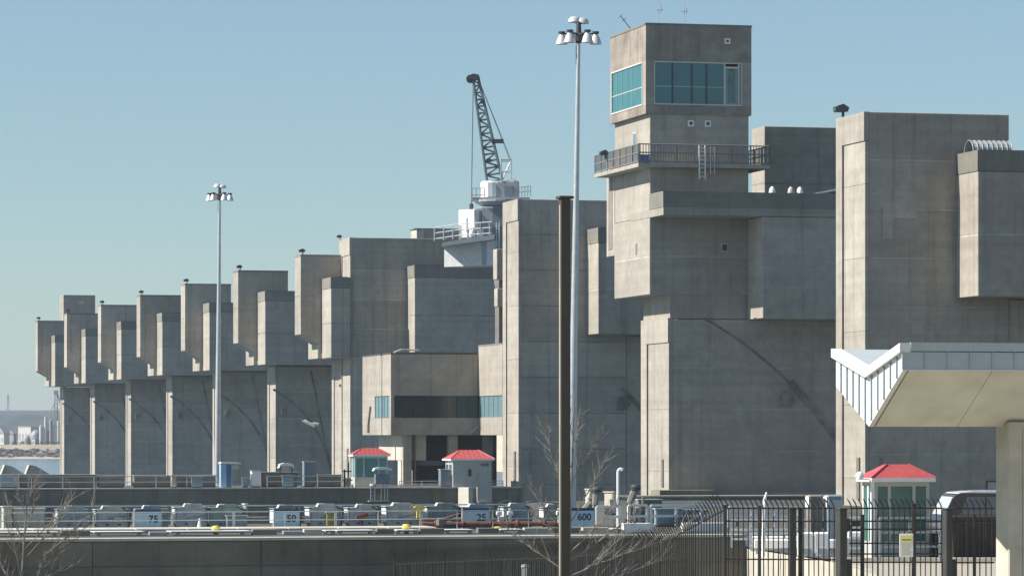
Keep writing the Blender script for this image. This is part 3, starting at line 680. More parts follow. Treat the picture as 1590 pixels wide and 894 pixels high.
MB().box(cl(746,0).x,cl(751,0).x,1.4,2.6,cl(0,158).z,cl(0,152).z).build('boom_light', LAMPD, t)
MB().box(cl(758,0).x,cl(763,0).x,1.4,2.6,cl(0,249).z,cl(0,245).z).build('boom_light', LAMPD, t)
MB().tube(cl(734,120,2.0),cl(731,316,2.0),.035,5).tube(cl(734.8,120,2.0),cl(732,316,2.0),.03,5).build('hoist_rope', STEELG, t)
MB().tube(cl(741,116,2.0),cl(792,247,2.0),.03,5).tube(cl(742,118,2.3),cl(794,247,2.6),.03,5).build('luffing_rope', STEELG, t)
MB().lathe([(0,-.5),(.12,-.45),(.2,-.1),(.2,.15),(.05,.3),(0,.3)],8,tuple(cl(731.5,318,2.0))).build('hook_block', LAMPD, t)

# ================================================================== LOCK WALLS
def lock_wall(label, u0, u1, v0, v1, z0, z1, seam=7.6, cope=True, matw=None):
    t = thing('lock_wall', label, 'lock wall', D(u0, v0, 0), TH); L = u1-u0; n = max(1, round(L/seam))
    for i in range(n):
        a, b = L*i/n, L*(i+1)/n; zz = [z0, -1.18, z1-.12] if z0 < -3 else [z0, z1-.12]
        for p, q in zip(zz, zz[1:]):
            MB().box(a+.02, b-.02, random.uniform(0,.012), v1-v0, p, q-.04).build('wall_panel', matw or COND, t)
    MB().box(.05, L-.05, .05, v1-v0-.05, z0, z1-.14).build('joint_core', DARKC, t)
    MB().box(-.02, L+.02, -.06, 1.2, z1-.12, z1).build('coping', KERBM, t); MB().box(0, L, 1.21, v1-v0, z1-.13, z1-.02).build('deck_slab', DECKM, t)
    return t
vn3 = v_at(780.5) - 5.45
lock_wall('far lock wall that carries the two red roofed booths', -78, 0.3, vn3-.25, vn3+9, -9, 0.0)
vW = -25.7; uE = u_at(1158, vW)
lock_wall('near lock wall in front with the numbered signs and equipment boxes on it', -100, uE, vW, vW+26, -9, 0.0)
lock_wall('low lock wall behind the white handrails, right of the bronze pole', u_at(960, vn2-6), 20, vn2-6, vn2-2.5, -9, 0.05)
# deck joining the near wall to the nearest tower
struct(MB().box(-16, 30, 0, 60, -1.5, -0.03).build('lock_deck', DECKM, None, loc=D(0, vW+26.02, 0), rz=TH))
struct(MB().box(-78, -.3, 9.05, 16, -1.5, -0.02).build('lock_deck', DECKM, None, loc=D(0, vn3-.25, 0), rz=TH))
# guide-wall wedges far left
for i, (px, lab) in enumerate(((12, 'left one of two pale concrete wedges by the river'), (50, 'right one of two pale concrete wedges by the river'))):
    Y = 372; t = thing('concrete_wedge', lab, 'concrete wedge', (W(px,Y), Y, 0), TH, 'concrete wedges by the river')
    MB().prism([(-1.0,-1),(-.1,1.45),(.4,1.35),(2.0,0.4),(2.0,-1)],'y',0,1.4).build('wedge_body', CONL, t)
    MB().prism([(-1.25,-1),(-.30,1.48),(-.12,1.48),(-1.02,-1)],'y',-.02,1.42).build('wedge_face', CONL, t)

# handrails
def handrail(label, px0, px1, v, z=0.0, h=1.07, sp=2.2, mat=None, r=.03, rails=(1,.52), off=0, panel=None, name='handrail', group=None):
    u0, u1 = u_at(px0, v), u_at(px1, v); t = thing(name, label, 'handrail', D(u0, v, z), TH, group); L = u1-u0; n = max(1, round(L/sp))
    for k in rails: MB().box(0, L, -r, r, h*k-r, h*k+r).build('rail', mat or RAILM, t)
    for i in range(n+1): MB().box(L*i/n-r, L*i/n+r, -r*1.02, r*1.02, 0, h).build('post', mat or RAILM, t)
    return t
vF = vn3 + .3
handrail('long grey handrail on the far lock wall, left of the blue and white cabinet', 0, 338, vF, h=.95, mat=RAILM, sp=2.6)
handrail('grey handrail on the far lock wall between the cabinet and the glass booth', 415, 532, vF, h=.95, mat=RAILM, sp=2.4)
handrail('low grey handrail under the office block between the two booths', 620, 690, vF, h=.5, mat=RAILM, sp=2.4)
handrail('short grey handrail right of the cream booth', 765, 781, vF, h=.5, mat=RAILM, sp=1.5)
# solid parapet boards and cabinets behind the far rail
def cabinet(px0, px1, py0, label, v, z=0, d=.8, mat=None, doors=2, name='cabinet', cat='cabinet', lit=None, group=None, cap=None):
    u0, u1 = u_at(px0, v), u_at(px1, v); Yd = depth((u0+u1)/2, v); h = Zp(py0, Yd) - z; L = u1-u0
    t = thing(name, label, cat, D(u0, v, z), TH, group)
    MB().bbox(0, L, 0, d, .08, h, .03).build('housing', mat or BLUEG, t)
    MB().box(.04, L-.04, .04, d-.04, 0, .08).build('plinth', LAMPD, t)
    for i in range(doors):
        a = .05 + (L-.1)*i/doors; b = .05 + (L-.1)*(i+1)/doors
        MB().box(a+.02, b-.02, -.02, .0, .14, h-.08).build('door', mat or BLUEG, t)
    MB().box(-.04, L+.04, -.05, d+.04, h, h+.05).build('lid', cap or lit or RAILM, t)
    return t
cabinet(0, 29, 737, 'blue grey switch cabinet at the far left end of the far lock wall', vF+1, doors=3)
cabinet(30, 150, 737, 'long dark parapet box behind the far handrail, below the farthest piers', vF+1.6, mat=CONS, doors=6, name='parapet_box', cat='parapet box')
cabinet(153, 194, 738, 'dark low parapet box behind the far handrail, below the sixth pier', vF+1.6, mat=CONS, doors=2, name='parapet_box', cat='parapet box')
cabinet(208, 335, 738, 'long dark parapet box behind the far handrail, just left of the far light mast', vF+1.6, mat=CONS, doors=5, name='parapet_box', cat='parapet box')
cabinet(266, 274, 738, 'small pale box on the far rail left of the light mast', vF-.1, mat=CONL, doors=1, d=.3, name='meter_box', cat='meter box')
cabinet(297, 315, 740, 'small blue panel hung on the far rail left of the light mast', vF-.12, mat=BLUEG, doors=1, d=.06, name='rail_panel', cat='rail panel')
cabinet(378, 386, 742, 'small low grey box left of the white tank', vF+.4, mat=BLUEG, doors=1)
cabinet(391, 405, 731, 'white domed cabinet on the far lock wall right of the blue cabinet', vF+.4, mat=STEELW, doors=1)
cabinet(406, 462, 733, 'rust brown long box beside the hooded gauge on the far lock wall', vF+1, mat=CONS, doors=3, name='parapet_box', cat='parapet box')
cabinet(438, 456, 738, 'small blue panel on the rail below the hooded gauge', vF-.12, mat=BLUEG, doors=1, d=.06, name='rail_panel', cat='rail panel')
cabinet(472, 490, 717, 'grey upright panel with a white left edge on the far lock wall', vF+2.0, mat=BLUEGD, doors=1)
cabinet(493, 530, 737, 'dark low parapet box left of the glass booth', vF+1.6, mat=CONS, doors=2, name='parapet_box', cat='parapet box')
# blue and white portable cabinet with hood
u0 = u_at(343.5, vF); t = thing('control_cabinet', 'tall blue and white control cabinet just right of the far light mast', 'control cabinet', D(u0, vF+.3, 0), TH)
MB().bbox(0,.5,0,.8,0,2.0,.03).build('housing', simple('light_blue_panel',(.30,.46,.62),.4), t)
MB().bbox(.5,.9,.05,.75,0,1.95,.03).build('side_housing', CRATE, t)
MB().prism([(-.05,2.0),(.0,2.15),(1.5,2.12),(1.75,1.95),(1.6,1.98)],'y',-.3,.9).build('hood', STEELW, t)
MB().box(.95,1.55,-.1,-.04,1.5,1.85).build('gauge_panel', CONL, t); MB().box(.92,.98,0,.1,0,1.9).build('post', CONL, t)
t = thing('hooded_gauge', 'white hooded gauge board on the far lock wall in front of the second pier', 'gauge', D(u_at(433.5,vF), vF+.3, 0), TH)
MB().prism([(0,1.62),(.1,1.95),(.45,2.05),(1.0,2.05),(1.25,1.9),(1.3,1.62),(1.15,1.8),(.15,1.8)],'y',-.2,.6).build('hood', STEELW, t)
MB().box(.3,.9,0,.06,1.4,1.75).build('gauge_panel', CONL, t)
for x in (.1,1.15): MB().box(x,x+.08,.1,.2,0,1.8).build('post', LAMPD, t)
# control stand with ladder hanging over the far wall
t = thing('control_stand', 'hooded control stand with ladder legs in front of the glass booth', 'control stand', D(u_at(573,vn3-1), vn3-1.0, 0), TH)
MB().prism([(.35,1.38),(.45,1.6),(.8,1.68),(1.5,1.68),(1.9,1.58),(1.95,1.38),(1.75,1.48),(.55,1.48)],'y',-.25,.5).build('hood', STEELW, t)
MB().box(.85,1.45,-.05,.02,1.1,1.4).build('gauge_panel', BLUEG, t); MB().bbox(.55,1.75,.0,.5,.25,1.1,.03).build('cabinet', BLUEGD, t)
for x in (.1,.45,1.0,1.3,1.55): MB().box(x,x+.07,-.1,0,-1.15,.3 if x<1.5 else .25).build('leg', GALV, t)
for k in range(4): MB().box(.1,.5,-.09,-.03,-1.0+k*.3,-.95+k*.3).build('rung', GALV, t)
MB().lathe([(0,0),(.22,0),(.28,.15),(.22,.3),(0,.32)],8,(.3,-.05,.0)).build('float_drum', GALV, t)
MB().box(0,1.8,-.15,.7,-1.2,-1.12).build('foot_plate', STEELG, t)
# dark valve stand left of glass booth
t = thing('valve_stand', 'dark upright valve stand left of the glass booth', 'valve stand', D(u_at(531,vF), vF, 0), TH)
MB().box(.15,.3,0,.15,0,1.5).box(.5,.62,0,.15,0,2.1).box(0,.9,0,.1,.55,.65).box(.1,.8,0,.12,1.3,1.4).build('frame', LAMPD, t)
MB().bbox(.3,.75,-.1,.3,.1,.8,.05).build('gearbox', CONS, t)

# booths
def booth(label, px0, px1, v, zb, ztop, zr, depth_m, glass=None, wall=None, over=.28, kind='glass', ridge=.42):
    u0, u1 = u_at(px0, v), u_at(px1, v); L = u1-u0; d = depth_m; g = glass or GLASSG; wl = wall or BOOTH
    t = thing('booth', label, 'booth', D(u0, v, zb), TH); h = ztop-zb; hr = zr-ztop
    s1 = 0.85 if kind == 'glass' else h
    MB().box(0,L,0,d,0,s1-.01 if kind=='glass' else h).build('lower_wall', wl, t)
    if kind == 'glass':
        MB().box(0,L,0,d,h-.28,h).build('head_wall', wl, t)
        xs_ = [0, L*.27, L*.72, L]
        for x in xs_:
            x_ = min(max(x-.06,0),L-.12); MB().box(x_,x_+.12,0,.12,s1,h-.28).build('corner_post', wl, t)
        for i in range(3): MB().box(xs_[i]+.05,xs_[i+1]-.05,.04,.07,s1,h-.28).build('window_pane', g, t)
        for y in (d*.5, d-.12): MB().box(0,.12,y,y+.12,s1,h-.28).build('corner_post', STEELW, t)
        MB().box(L-.12,L,d-.12,d,s1,h-.28).build('corner_post', wl, t)
        MB().box(.04,.07,.12,d-.12,s1,h-.28).build('window_pane', g, t)
        MB().box(L-.07,L-.04,.12,d-.12,s1,h-.28).build('window_pane', g, t)
        MB().box(.15,L-.15,d-.07,d-.04,s1,h-.28).build('window_pane', g, t)
        MB().box(L*.3,L*.68,d*.4,d*.6,s1-.1,s1+.5).build('desk_console', BLUEGD, t)
    else:
        for k in range(2):
            y = .25 + k*(d-.3)/2
            MB().box(-.03,.02,y,y+(d-.7)/2,1.15,h-.45).build('window_pane', GLASSD, t)
            MB().box(-.05,-.0,y-.12,y,1.0,h-.1).build('window_frame', STEELW, t)
    # hip roof with seams
    o = over; x0,x1,y0,y1 = -o,L+o,-o,d+o; rx0, rx1 = L*ridge*.62, L-L*ridge*.62; ry = d/2
    rf = MB().add([(x0,y0,h+.02),(x1,y0,h+.02),(x1,y1,h+.02),(x0,y1,h+.02),(rx0,ry-.2,h+hr),(rx1,ry-.2,h+hr),(rx1,ry+.2,h+hr),(rx0,ry+.2,h+hr)],
        [(0,1,5,4),(1,2,6,5),(2,3,7,6),(3,0,4,7),(4,5,6,7),(3,2,1,0)]).build('roof', RED, t)
    n = 9; sm = MB()
    for i in range(1,n):
        f_ = i/n; p = (x0+(x1-x0)*f_, y0-.005, h+.05); xq = min(max(p[0],rx0),rx1)
        if p[0] < rx0: k = (p[0]-x0)/(rx0-x0)
        elif p[0] > rx1: k = (x1-p[0])/(x1-rx1)
        else: k = 1
        q = (p[0], y0+(ry-.2-y0)*k, h+.04+hr*k*.99); sm.tube(p,q,.016,4)
    if zb == 0.0: sm.build('seam', RED, rf)
    hp = MB()
    for a_, b_ in (((x0,y0),(rx0,ry-.2)),((x1,y0),(rx1,ry-.2))): hp.tube((*a_,h+.04),(*b_,h+hr+.01),.035,5)
    hp.build('hip_cap', RED, rf)
    MB().box(x0,x1,y0,y1,h-.12,h+.02).build('fascia', STEELW, t)
    return t, L, h
tb, L, h = booth('glass walled booth with red hipped roof on the far lock wall', 551, 602, vF+.8, 0.0, 2.72, 3.30, 1.7, over=.2, glass=simple('aqua_booth_glass',(.08,.25,.25),.15,var=.2,nscale=1.5))
vb_ = vn3 - .1
tb, L, h = booth('cream solid booth with a red hipped roof on the far lock wall', 703.5, 763, vb_-.05, 0.0, 2.35, 3.12, 2.9, kind='solid', over=.25)
MB().box(.33*L,.37*L,-.04,0,.2,1.75).build('door_edge', CONL, tb); MB().box(.40*L,.47*L,-.05,0,.9,1.5).build('door_window', GLASSD, tb)
MB().box(.72*L,.93*L,-.03,0,1.75,2.0).build('louvre', CONS, tb)
for k in range(3): MB().tube((.5*L+k*.2,-.1,.25+k*.3),(.66*L,-.1,.35+k*.42),.035,5).build('pipe_bracket', STEELG, tb)
MB().box(.60*L,.985*L,-.45,-.16,-1.3,-.0).build('lower_shaft', BOOTH, tb); MB().box(.62*L,.93*L,-.6,-.46,-1.38,-1.25).build('shaft_sill', CONL, tb)
t = thing('concrete_post', 'cream concrete block standing against the far lock wall below the cream booth', 'concrete block', D(u_at(711.5,vn3-2), vn3-2.0, -9), -.75)
MB().box(0,1.2,0,.5,0,9.0).build('block_body', KERBM, t); MB().box(-.1,1.35,-.05,.55,0,7.05).build('block_foot', KERBM, t)
cabinet(684, 703, 729, 'blue grey cabinet with white edge left of the cream booth', vn3+.2, mat=BLUEGD, doors=1)
tb, L, h = booth('larger glass booth with red hipped roof, behind the black gate', 1358, 1443, (150-200-25*s_)/c_, -0.25, 2.84, 3.34, 1.35, over=.18, ridge=.50)
MB().box(-.16,-.04,-.1,.0,0,h).build('corner_trim', STEELW, tb)
t = thing('security_camera', 'small white camera on the left eave of the larger booth', 'camera', D(u_at(1335,(150-200-25*s_)/c_), (150-200-25*s_)/c_, 2.75), TH)
MB().lathe([(0,-.1),(.13,-.08),(.16,.05),(.1,.16),(0,.2)],10,(0,0,.15)).build('camera_dome', STEELW, t, smooth=True); MB().box(-.03,.55,-.02,.02,.05,.1).build('bracket', STEELW, t)

# ================================================================== NEAR WALL: equipment row
vU = vW + 13.6           # front of the boxes
BGS = [BLUEG, simple('faded_box_paint', (0.34,0.39,0.41), .6, var=.2, nscale=3), simple('greenish_box_paint', (0.21,0.28,0.27), .5, var=.2, nscale=3)]
def unit(px0, px1, label, w_=None, low=0):
    u0, u1 = u_at(px0, vU), u_at(px1, vU); L = u1-u0
    t = thing('equipment_box', label, 'equipment box', D(u0, vU, 0), TH, 'grey equipment boxes along the near lock wall')
    q_ = random.Random(int(px0)); h = .98*q_.uniform(.95,1.05); BG = q_.choice(BGS); t.rotation_euler.z += q_.uniform(-.035,.035); dh = q_.uniform(-.07,.07)*L
    MB().prism([(.10,0),(L-.05,0),(L,.36),(L,h-.12),(L-.12,h),(.12,h),(0,h-.12),(0,.36)],'y',0,.95).build('box_body', BG, t)
    MB().box(-.035,-.0,.02,.93,.30,h-.06).build('sunlit_end_plate', STEELW, t)  # white plate puts the sunlight on the box's left end into colour
    MB().box(-.06,L+.02,-.05,1.0,h,h+.045).build('lid', BG, t)
    a, b = L*.30+dh, L*.80+dh
    MB().prism([(a-.02,h+.045),(a,h+.16),(a+.05,h+.19),(b-.05,h+.19),(b,h+.16),(b+.02,h+.045)],'y',-.02,.3).build('lid_hump', BG, t)
    MB().prism([(a-.10,h+.05),(a-.04,h+.15),(a+.04,h+.18),(a+.22,h+.18),(a+.22,h+.205),(a-.06,h+.205),(a-.14,h+.06)],'y',-.03,.32).build('hump_highlight', STEELW, t)  # white piece paints the sunlit left slope of the hump
    MB().box(.02,L-.02,-.012,0,.38,.41).build('waist_band', BLUEGD, t)
    for x in (.35, .72): MB().box(L*x-.07,L*x+.07,-.015,0,.24,.31).build('lifting_slot', LAMPD, t)
    if q_.random() < .7: MB().prism([(L*.35,.5),(L*.36,.56),(L*.92,.7),(L*.92,.64)],'y',-.03,0).build('latch_bar', BLUEGD, t)
    else: MB().box(L*.15,L*.55,-.03,0,.42,.80).build('access_hatch', BLUEGD, t)
    if q_.random() < .5: MB().tube((L*.98,-.08,.05),(L*1.06,-.08,h*.9),.035,6).tube((L*1.06,-.08,h*.9),(L*.8,-.08,h+.08),.035,6).build('hose', LAMPD, t)
    if q_.random() < .4: MB().bbox(L*.55,L*.8,-.1,-.01,.36,.6,.02).build('junction_box', CONL, t)
    for x in (.03, L-.09): MB().box(x,x+.05,-.01,0,.34,h-.12).build('corner_rib', BLUEGD, t)
    return t
U = [(90,138,'equipment box at the left, right after the long pale box'),(149,200,'second equipment box, directly left of the leftmost numbered sign'),(213,262,'equipment box partly hidden by the leftmost numbered sign'),
 (272,321,'equipment box between the leftmost numbered sign and the left yellow bollard'),(324,378,'equipment box directly behind the left yellow bollard'),
 (426,466,'equipment box just behind the second numbered sign'),(481,530,'equipment box with the olive yellow sheet leaning on it'),(541,586,'equipment box below the hooded control stand'),
 (600,652,'equipment box behind the yellow bollard in the middle'),(664,713,'equipment box between the yellow bracket arm and the third numbered sign'),(717,765,'equipment box behind the third numbered sign, above the rusty pipe'),
 (783,824,'equipment box under the sagging dark cable'),(845,868,'narrow equipment box half hidden by the bronze pole')]
for a, b, l in U: unit(a, b, l)
cabinet(20, 70, 790, 'large pale green box at the far left of the near lock wall', vU, mat=BOOTH, doors=2, name='storage_box', cat='storage box')
cabinet(5, 19, 787, 'narrow pale panel at the left end of the near lock wall', vU-.2, mat=BOOTH, doors=1, name='storage_box', cat='storage box')
cabinet(381, 384, 783, 'thin grey upright panel right of the boxes behind the bollard', vU, mat=BLUEG, doors=1)
cabinet(352, 384, 801, 'low pale blue tray right of the box behind the left bollard', vU-.3, mat=BLUEG, doors=1, d=.4, name='tray_box', cat='tray')
cabinet(507, 521, 796, 'yellow green sheet leaning on the box right of the 50 sign', vU-.2, mat=simple('olive_sheet',(.30,.28,.10),.7), doors=1, d=.08, name='leaning_sheet', cat='sheet')
cabinet(600, 612, 788, 'yellow bracket plate between the boxes', vU+1.2, mat=YEL, doors=1, d=.08, name='bracket_plate', cat='plate') if False else None

def text_mesh(txt, size, mat, parent, loc, name='number'):
    cu = bpy.data.curves.new('t', 'FONT'); cu.body = txt; cu.size = size; cu.extrude = .004; cu.align_x = 'RIGHT'; cu.offset = .010; cu.resolution_u = 3
    o = bpy.data.objects.new('t', cu); COL.objects.link(o); dg = bpy.context.evaluated_depsgraph_get()
    me = bpy.data.meshes.new_from_object(o.evaluated_get(dg)); bpy.data.objects.remove(o)
    me.materials.clear(); me.materials.append(mat); n = bpy.data.objects.new(name, me); COL.objects.link(n); n.parent = parent
    n.location = loc; n.rotation_euler = (R(90),0,0); return n
def sign(px0, px1, txt, label):
    v = vU - .5; u0, u1 = u_at(px0, v), u_at(px1, v); L = u1-u0
    t = thing('distance_sign', label, 'sign', D(u0, v, 0), TH, 'blue numbered distance signs')
    MB().box(0,L,0,.05,.10,.82).build('sign_board', SIGNB, t); MB().box(-.01,L+.01,-.02,.06,.82,.95).build('header_band', NAVY, t)
    MB().box(-.05,0,-.01,.07,.0,.95).build('post', STEELW, t); MB().box(L,L+.04,-.01,.07,.0,.95).build('post', GALV, t)
    text_mesh(txt, .46, INK, t, (L-.12, -.008, .37))
for a, b, s, l in ((209.5,250,'75','pale blue distance sign reading seventy five, the leftmost one'),(426,464,'50','pale blue distance sign reading fifty, below the hooded gauge'),(719,759,'25','pale blue distance sign reading twenty five, below the cream booth'),(883,922,'600','pale blue distance sign reading six hundred, right of the bronze pole')): sign(a,b,s,l)

# front handrail, kerb beam, fender rails
vR = vW + 12.4
for a, b, l in ((0,83,'front handrail section at the far left of the near lock wall'),(84,266,'front handrail section in front of the leftmost numbered sign'),(268,362,'front handrail section above the left yellow bollard'),
                (364,520,'front handrail section in front of the second numbered sign and the sheet'),(522,652,'front handrail section above the middle yellow bollard'),(654,876,'front handrail section in front of the rusty pipe')):
    handrail(l, a, b, vR, h=.86, sp=1.9, mat=RAILM, r=.022, rails=(1,.55), group='front handrail sections on the near lock wall')
t_ = handrail('long white top rail behind the equipment boxes on the near lock wall', 0, 870, vU+1.6, h=1.09, sp=2.6, mat=STEELW, r=.03, rails=(1,.5))
t = thing('kerb_beam', 'long cream kerb beam along the foot of the near handrail', 'kerb beam', D(u_at(-40,vR), vR-2.6, 0), TH)
uu0 = u_at(-40, vR)
for i in range(9):
    a = (u_at(660,vR)-uu0)*i/9; b = (u_at(660,vR)-uu0)*(i+1)/9; MB().bbox(a+.01,b-.01,0,2.5,0,.17,.03).build('beam_segment', KERBM, t)
rnd = random.Random(5); x = -20
FL = [(-20,25,0),(28,92,0),(95,140,1),(146,225,0),(232,262,2),(265,390,0),(392,430,1),(440,470,2),(472,500,3),(505,520,0),(523,582,0),(585,612,1),(616,650,0),(652,690,1),(692,735,0),(742,775,1),(778,812,0),(814,852,3),(856,900,1),(905,945,3),(950,966,0),(968,1010,4),(1060,1128,4)]
for i, (a, b, k) in enumerate(FL):
    v = vW + 4.5; u0, u1 = u_at(a, v), u_at(b, v)
    t = thing('fender_rail', 'low flat guard rail %s, near wall edge' % ('below the ' + ['far left box','pale green box','first equipment boxes','second box','leftmost numbered sign','left yellow bollard','left bollard','second numbered sign','yellow green sheet','sheet, right end','control stand','red hose','middle yellow bollard','yellow bracket arm','third numbered sign','cream post','dark cable','box right of the dark cable','bronze pole','sign by the bronze pole','white lamp post','white rails, left end','long white rail'][i]), 'guard rail', D(u0, v, 0), TH, 'guard rail segments on the near wall edge')
    mt = (BLUEG, CONS, STEELG, CONL, STEELW)[k]; hh = (.15,.24,.16,.24,.42)[k]
    MB().bbox(0,u1-u0,0,.35,.10 if k in (0,) else 0,hh,.02).build('guard_plate', mt, t)
    if k == 0: MB().box(0,u1-u0,-.03,1.3,hh,hh+.03).build('top_highlight', STEELW, t)  # white strip paints the highlight along the top of the guard plate
    for q in (.1,.9): MB().box((u1-u0)*q-.07,(u1-u0)*q+.07,.05,.3,0,.1).build('foot', STEELG, t)
def bollard(px, v, label, s=1.0, wide=1.0):
    t = thing('mooring_bollard', label, 'bollard', D(u_at(px,v), v, 0), TH, 'yellow mooring bollards')
    MB().lathe([(0,0),(.17*s,0),(.15*s,.12*s),(.14*s,.3*s)],12).build('stem', YEL, t, smooth=True)
    MB().lathe([(.10*s,.27*s),(.26*s*wide,.30*s),(.28*s*wide,.40*s),(.2*s,.52*s),(.0,.55*s)],14).build('cap', YEL, t, smooth=True)
bollard(335, vW+5.6, 'yellow mooring bollard on the near lock wall, left one', .72)
bollard(631, vW+5.2, 'yellow mooring bollard on the near lock wall, middle one', .78)
bollard(772, vW+6.0, 'low yellow mooring bollard on the near lock wall, right one', .5, 1.3)
t = thing('traffic_cone', 'small white cone beside the handrail post left of the yellow bollard', 'cone', D(u_at(310,vR+.6), vR+.6, .05), TH)
MB().lathe([(.2,0),(.2,.04),(.13,.05),(.04,.48),(0,.5)],10).build('cone_body', STEELW, t)
# rusty pipe with fittings, right part of the near wall
t = thing('rusty_pipe', 'long rusty pipe lying behind the handrail below the 25 sign', 'pipe', D(u_at(655,vR+.6), vR+.6, .22), TH)
Lp = u_at(865,vR+.6)-u_at(655,vR+.6)
MB().tube((0,0,0),(Lp,0,0),.11,8).build('pipe_run', RUST, t); MB().tube((0,.3,.22),(Lp*.5,.3,.24),.07,8).build('pipe_run', CONS, t)
for q in (.1,.3,.5,.7,.9): MB().lathe([(0,-.04),(.17,-.04),(.17,.04),(0,.04)],10).build('flange', RUST, t, loc=(Lp*q,0,0)).rotation_euler = (0,R(90),0)
t = thing('valve', 'pale rusty valve assembly on the pipe left of the 25 sign', 'valve', D(u_at(688,vR+.3), vR+.3, .1), TH)
MB().bbox(-.3,.1,-.1,.2,0,.42,.08).build('valve_body', CONS, t); MB().tube((.05,0,.35),(.85,0,.62),.09,7,.04).build('lever', RUST, t); MB().bbox(.15,.4,-.1,.1,.1,.3,.04).build('actuator', CONL, t)
t = thing('red_hose_reel', 'dark red coiled hose on the equipment box left of the middle bollard', 'hose reel', D(u_at(562,vU-.25), vU-.25, .5), TH)
MB().prism([(-.3,0),(-.28,.12),(.0,.2),(.25,.28),(.3,.12),(.1,0)],'y',-.08,.1).build('hose_coil', RUST, t); MB().box(-.05,.05,-.02,.12,-.5,.05).build('stand', LAMPD, t)
t = thing('bracket_arm', 'yellow and tan bracket arm beside the box left of the 25 sign', 'bracket', D(u_at(642,vU-.2), vU-.2, 0), TH)
MB().prism([(0,.98),(.1,1.08),(.5,1.08),(.55,.9),(.3,.85),(.35,.6),(.15,.5),(.15,.85)],'y',-.05,.1).build('arm', YEL, t); MB().box(.28,.38,0,.1,0,.9).build('post', RUST, t)
t = thing('drooping_cable', 'dark cable sagging over the boxes right of the 25 sign', 'cable', D(u_at(768,vU+.4), vU+.4, 0), TH)
Lc = u_at(868,vU+.4)-u_at(768,vU+.4); m = MB(); pr = None
for i in range(17):
    f_ = i/16; p = (Lc*f_, 0, 1.0 + .3*math.sin(math.pi*min(1,f_*2.6)) if f_ < .385 else 1.0 + .12*math.sin(math.pi*(f_-.385)/.615)+.12)
    if pr: m.tube(pr,p,.035,6)
    pr = p
m.build('cable', LAMPD, t)
for q in (.0, 1.0): MB().box(Lc*q-.04,Lc*q+.04,-.04,.04,0,1.1).build('support', LAMPD, t)
for px, l in ((775,'small white valve wheel right of the 25 sign'),(792,'white pair of valve stems behind the small tree, left'),(868,'white valve stem beside the bronze pole')):
    t = thing('pipe_valve', l, 'valve', D(u_at(px,vU-.3), vU-.3, .2), TH, 'white valve stems')
    MB().box(-.05,.05,-.05,.05,0,.75).build('stem', STEELW, t); MB().bbox(-.14,.14,-.07,.07,.4,.6,.03).build('wheel', STEELW, t)

# ---- right hand part of the near wall: pipes, posts, white handrails
t = thing('lamp_post', 'short white lamp post with a drooping head, right of the 600 sign', 'lamp post', D(u_at(959.5,vU+1), vU+1.0, 0), TH)
MB().tube((0,0,0),(0,0,2.62),.07,8).build('post', STEELW, t); m = MB(); pr = (0,0,2.62)
for i in range(1,6):
    a = math.pi*.5*i/5; p = (.16*(1-math.cos(a)),0,2.62+.16*math.sin(a)); m.tube(pr,p,.07,8); pr = p
m.tube(pr,(.2,0,2.7),.1,8,.11); m.build('lamp_head', STEELW, t, smooth=True)
cabinet(938, 956, 764, 'cream box between two dark vent pipes right of the 600 sign', vU+2, z=.55, mat=KERBM, doors=1, d=.25, cap=KERBM).rotation_euler.z = -.7
def gooseneck(px, v, h, lean, label, mat):
    t = thing('vent_pipe', label, 'vent pipe', D(u_at(px,v), v, 0), TH)
    MB().tube((0,0,0),(lean*.2,0,h*.62),.13,8).build('lower_pipe', mat, t); MB().tube((lean*.2,0,h*.6),(lean,0,h),.16,8,.2).build('upper_pipe', mat, t)
    MB().lathe([(0,-.12),(.26,-.1),(.28,.05),(.18,.16),(0,.18)],10,(lean,0,h)).build('hood', LAMPD, t, smooth=True)
gooseneck(923, vU+1.5, 1.75, .12, 'dark upright vent pipe directly behind the right end of the 600 sign', CONS)
gooseneck(903, vU+1.8, 1.3, .6, 'slanted dark chute pipe above the 600 sign', CONS)
gooseneck(975, vU+1.5, 1.85, .38, 'slanted dark vent pipe right of the white lamp post', CONS)
t = thing('pipe_cluster', 'grey pipe cluster behind the slanted vent pipe', 'pipes', D(u_at(984,vU+2), vU+2, 0), TH)
for k in range(5): MB().tube((k*.17-.2,0,0),(k*.15-.1,.1,1.1+.3*math.sin(k*2)),.07,6).build('pipe', (CONS,GALV)[k%2], t)
cabinet(915, 921, 760, 'pale narrow duct above the 600 sign', vU+2.4, z=.4, mat=CONL, doors=1, name='duct', cat='duct')
cabinet(991, 1028, 776, 'dark concrete box below the nose of the control tower pier', vU+8, mat=CONS, doors=2, name='parapet_box', cat='parapet box')
for i, (a, b, v, hh, l) in enumerate(((927,962,vU-.4,1.0,'white handrail section around the white lamp post'),(976,1005,vU-1,1.06,'short white handrail right of the lamp post'),(1011,1128,vU-1,1.06,'long white handrail in front of the control tower pier'),(1132,1240,vU-1.5,.95,'white handrail behind the upright fence post, left of the gate'),(1246,1300,vU-2,.9,'white handrail section just left of the gate post'))):
    handrail(l, a, b, v, h=hh, sp=1.15, mat=STEELW, r=.055, rails=(1,.52), group='white handrail sections right of the bronze pole')
for i, (a, b, py, v, l) in enumerate(((1018,1060,790,vU+.2,'row of pale blue panels behind the white handrail, left'),(1062,1098,792,vU+.3,'row of pale blue panels behind the white handrail, right'))):
    cabinet(a, b, py, l, v, mat=BLUEG, doors=5, d=.3, name='panel_row', cat='panels')
handrail('long grey double rail on the low lock wall behind the white handrails', 985, 1175, vU+9, z=0.1, h=.85, sp=3.2, mat=GALV, r=.035, rails=(1,.75))
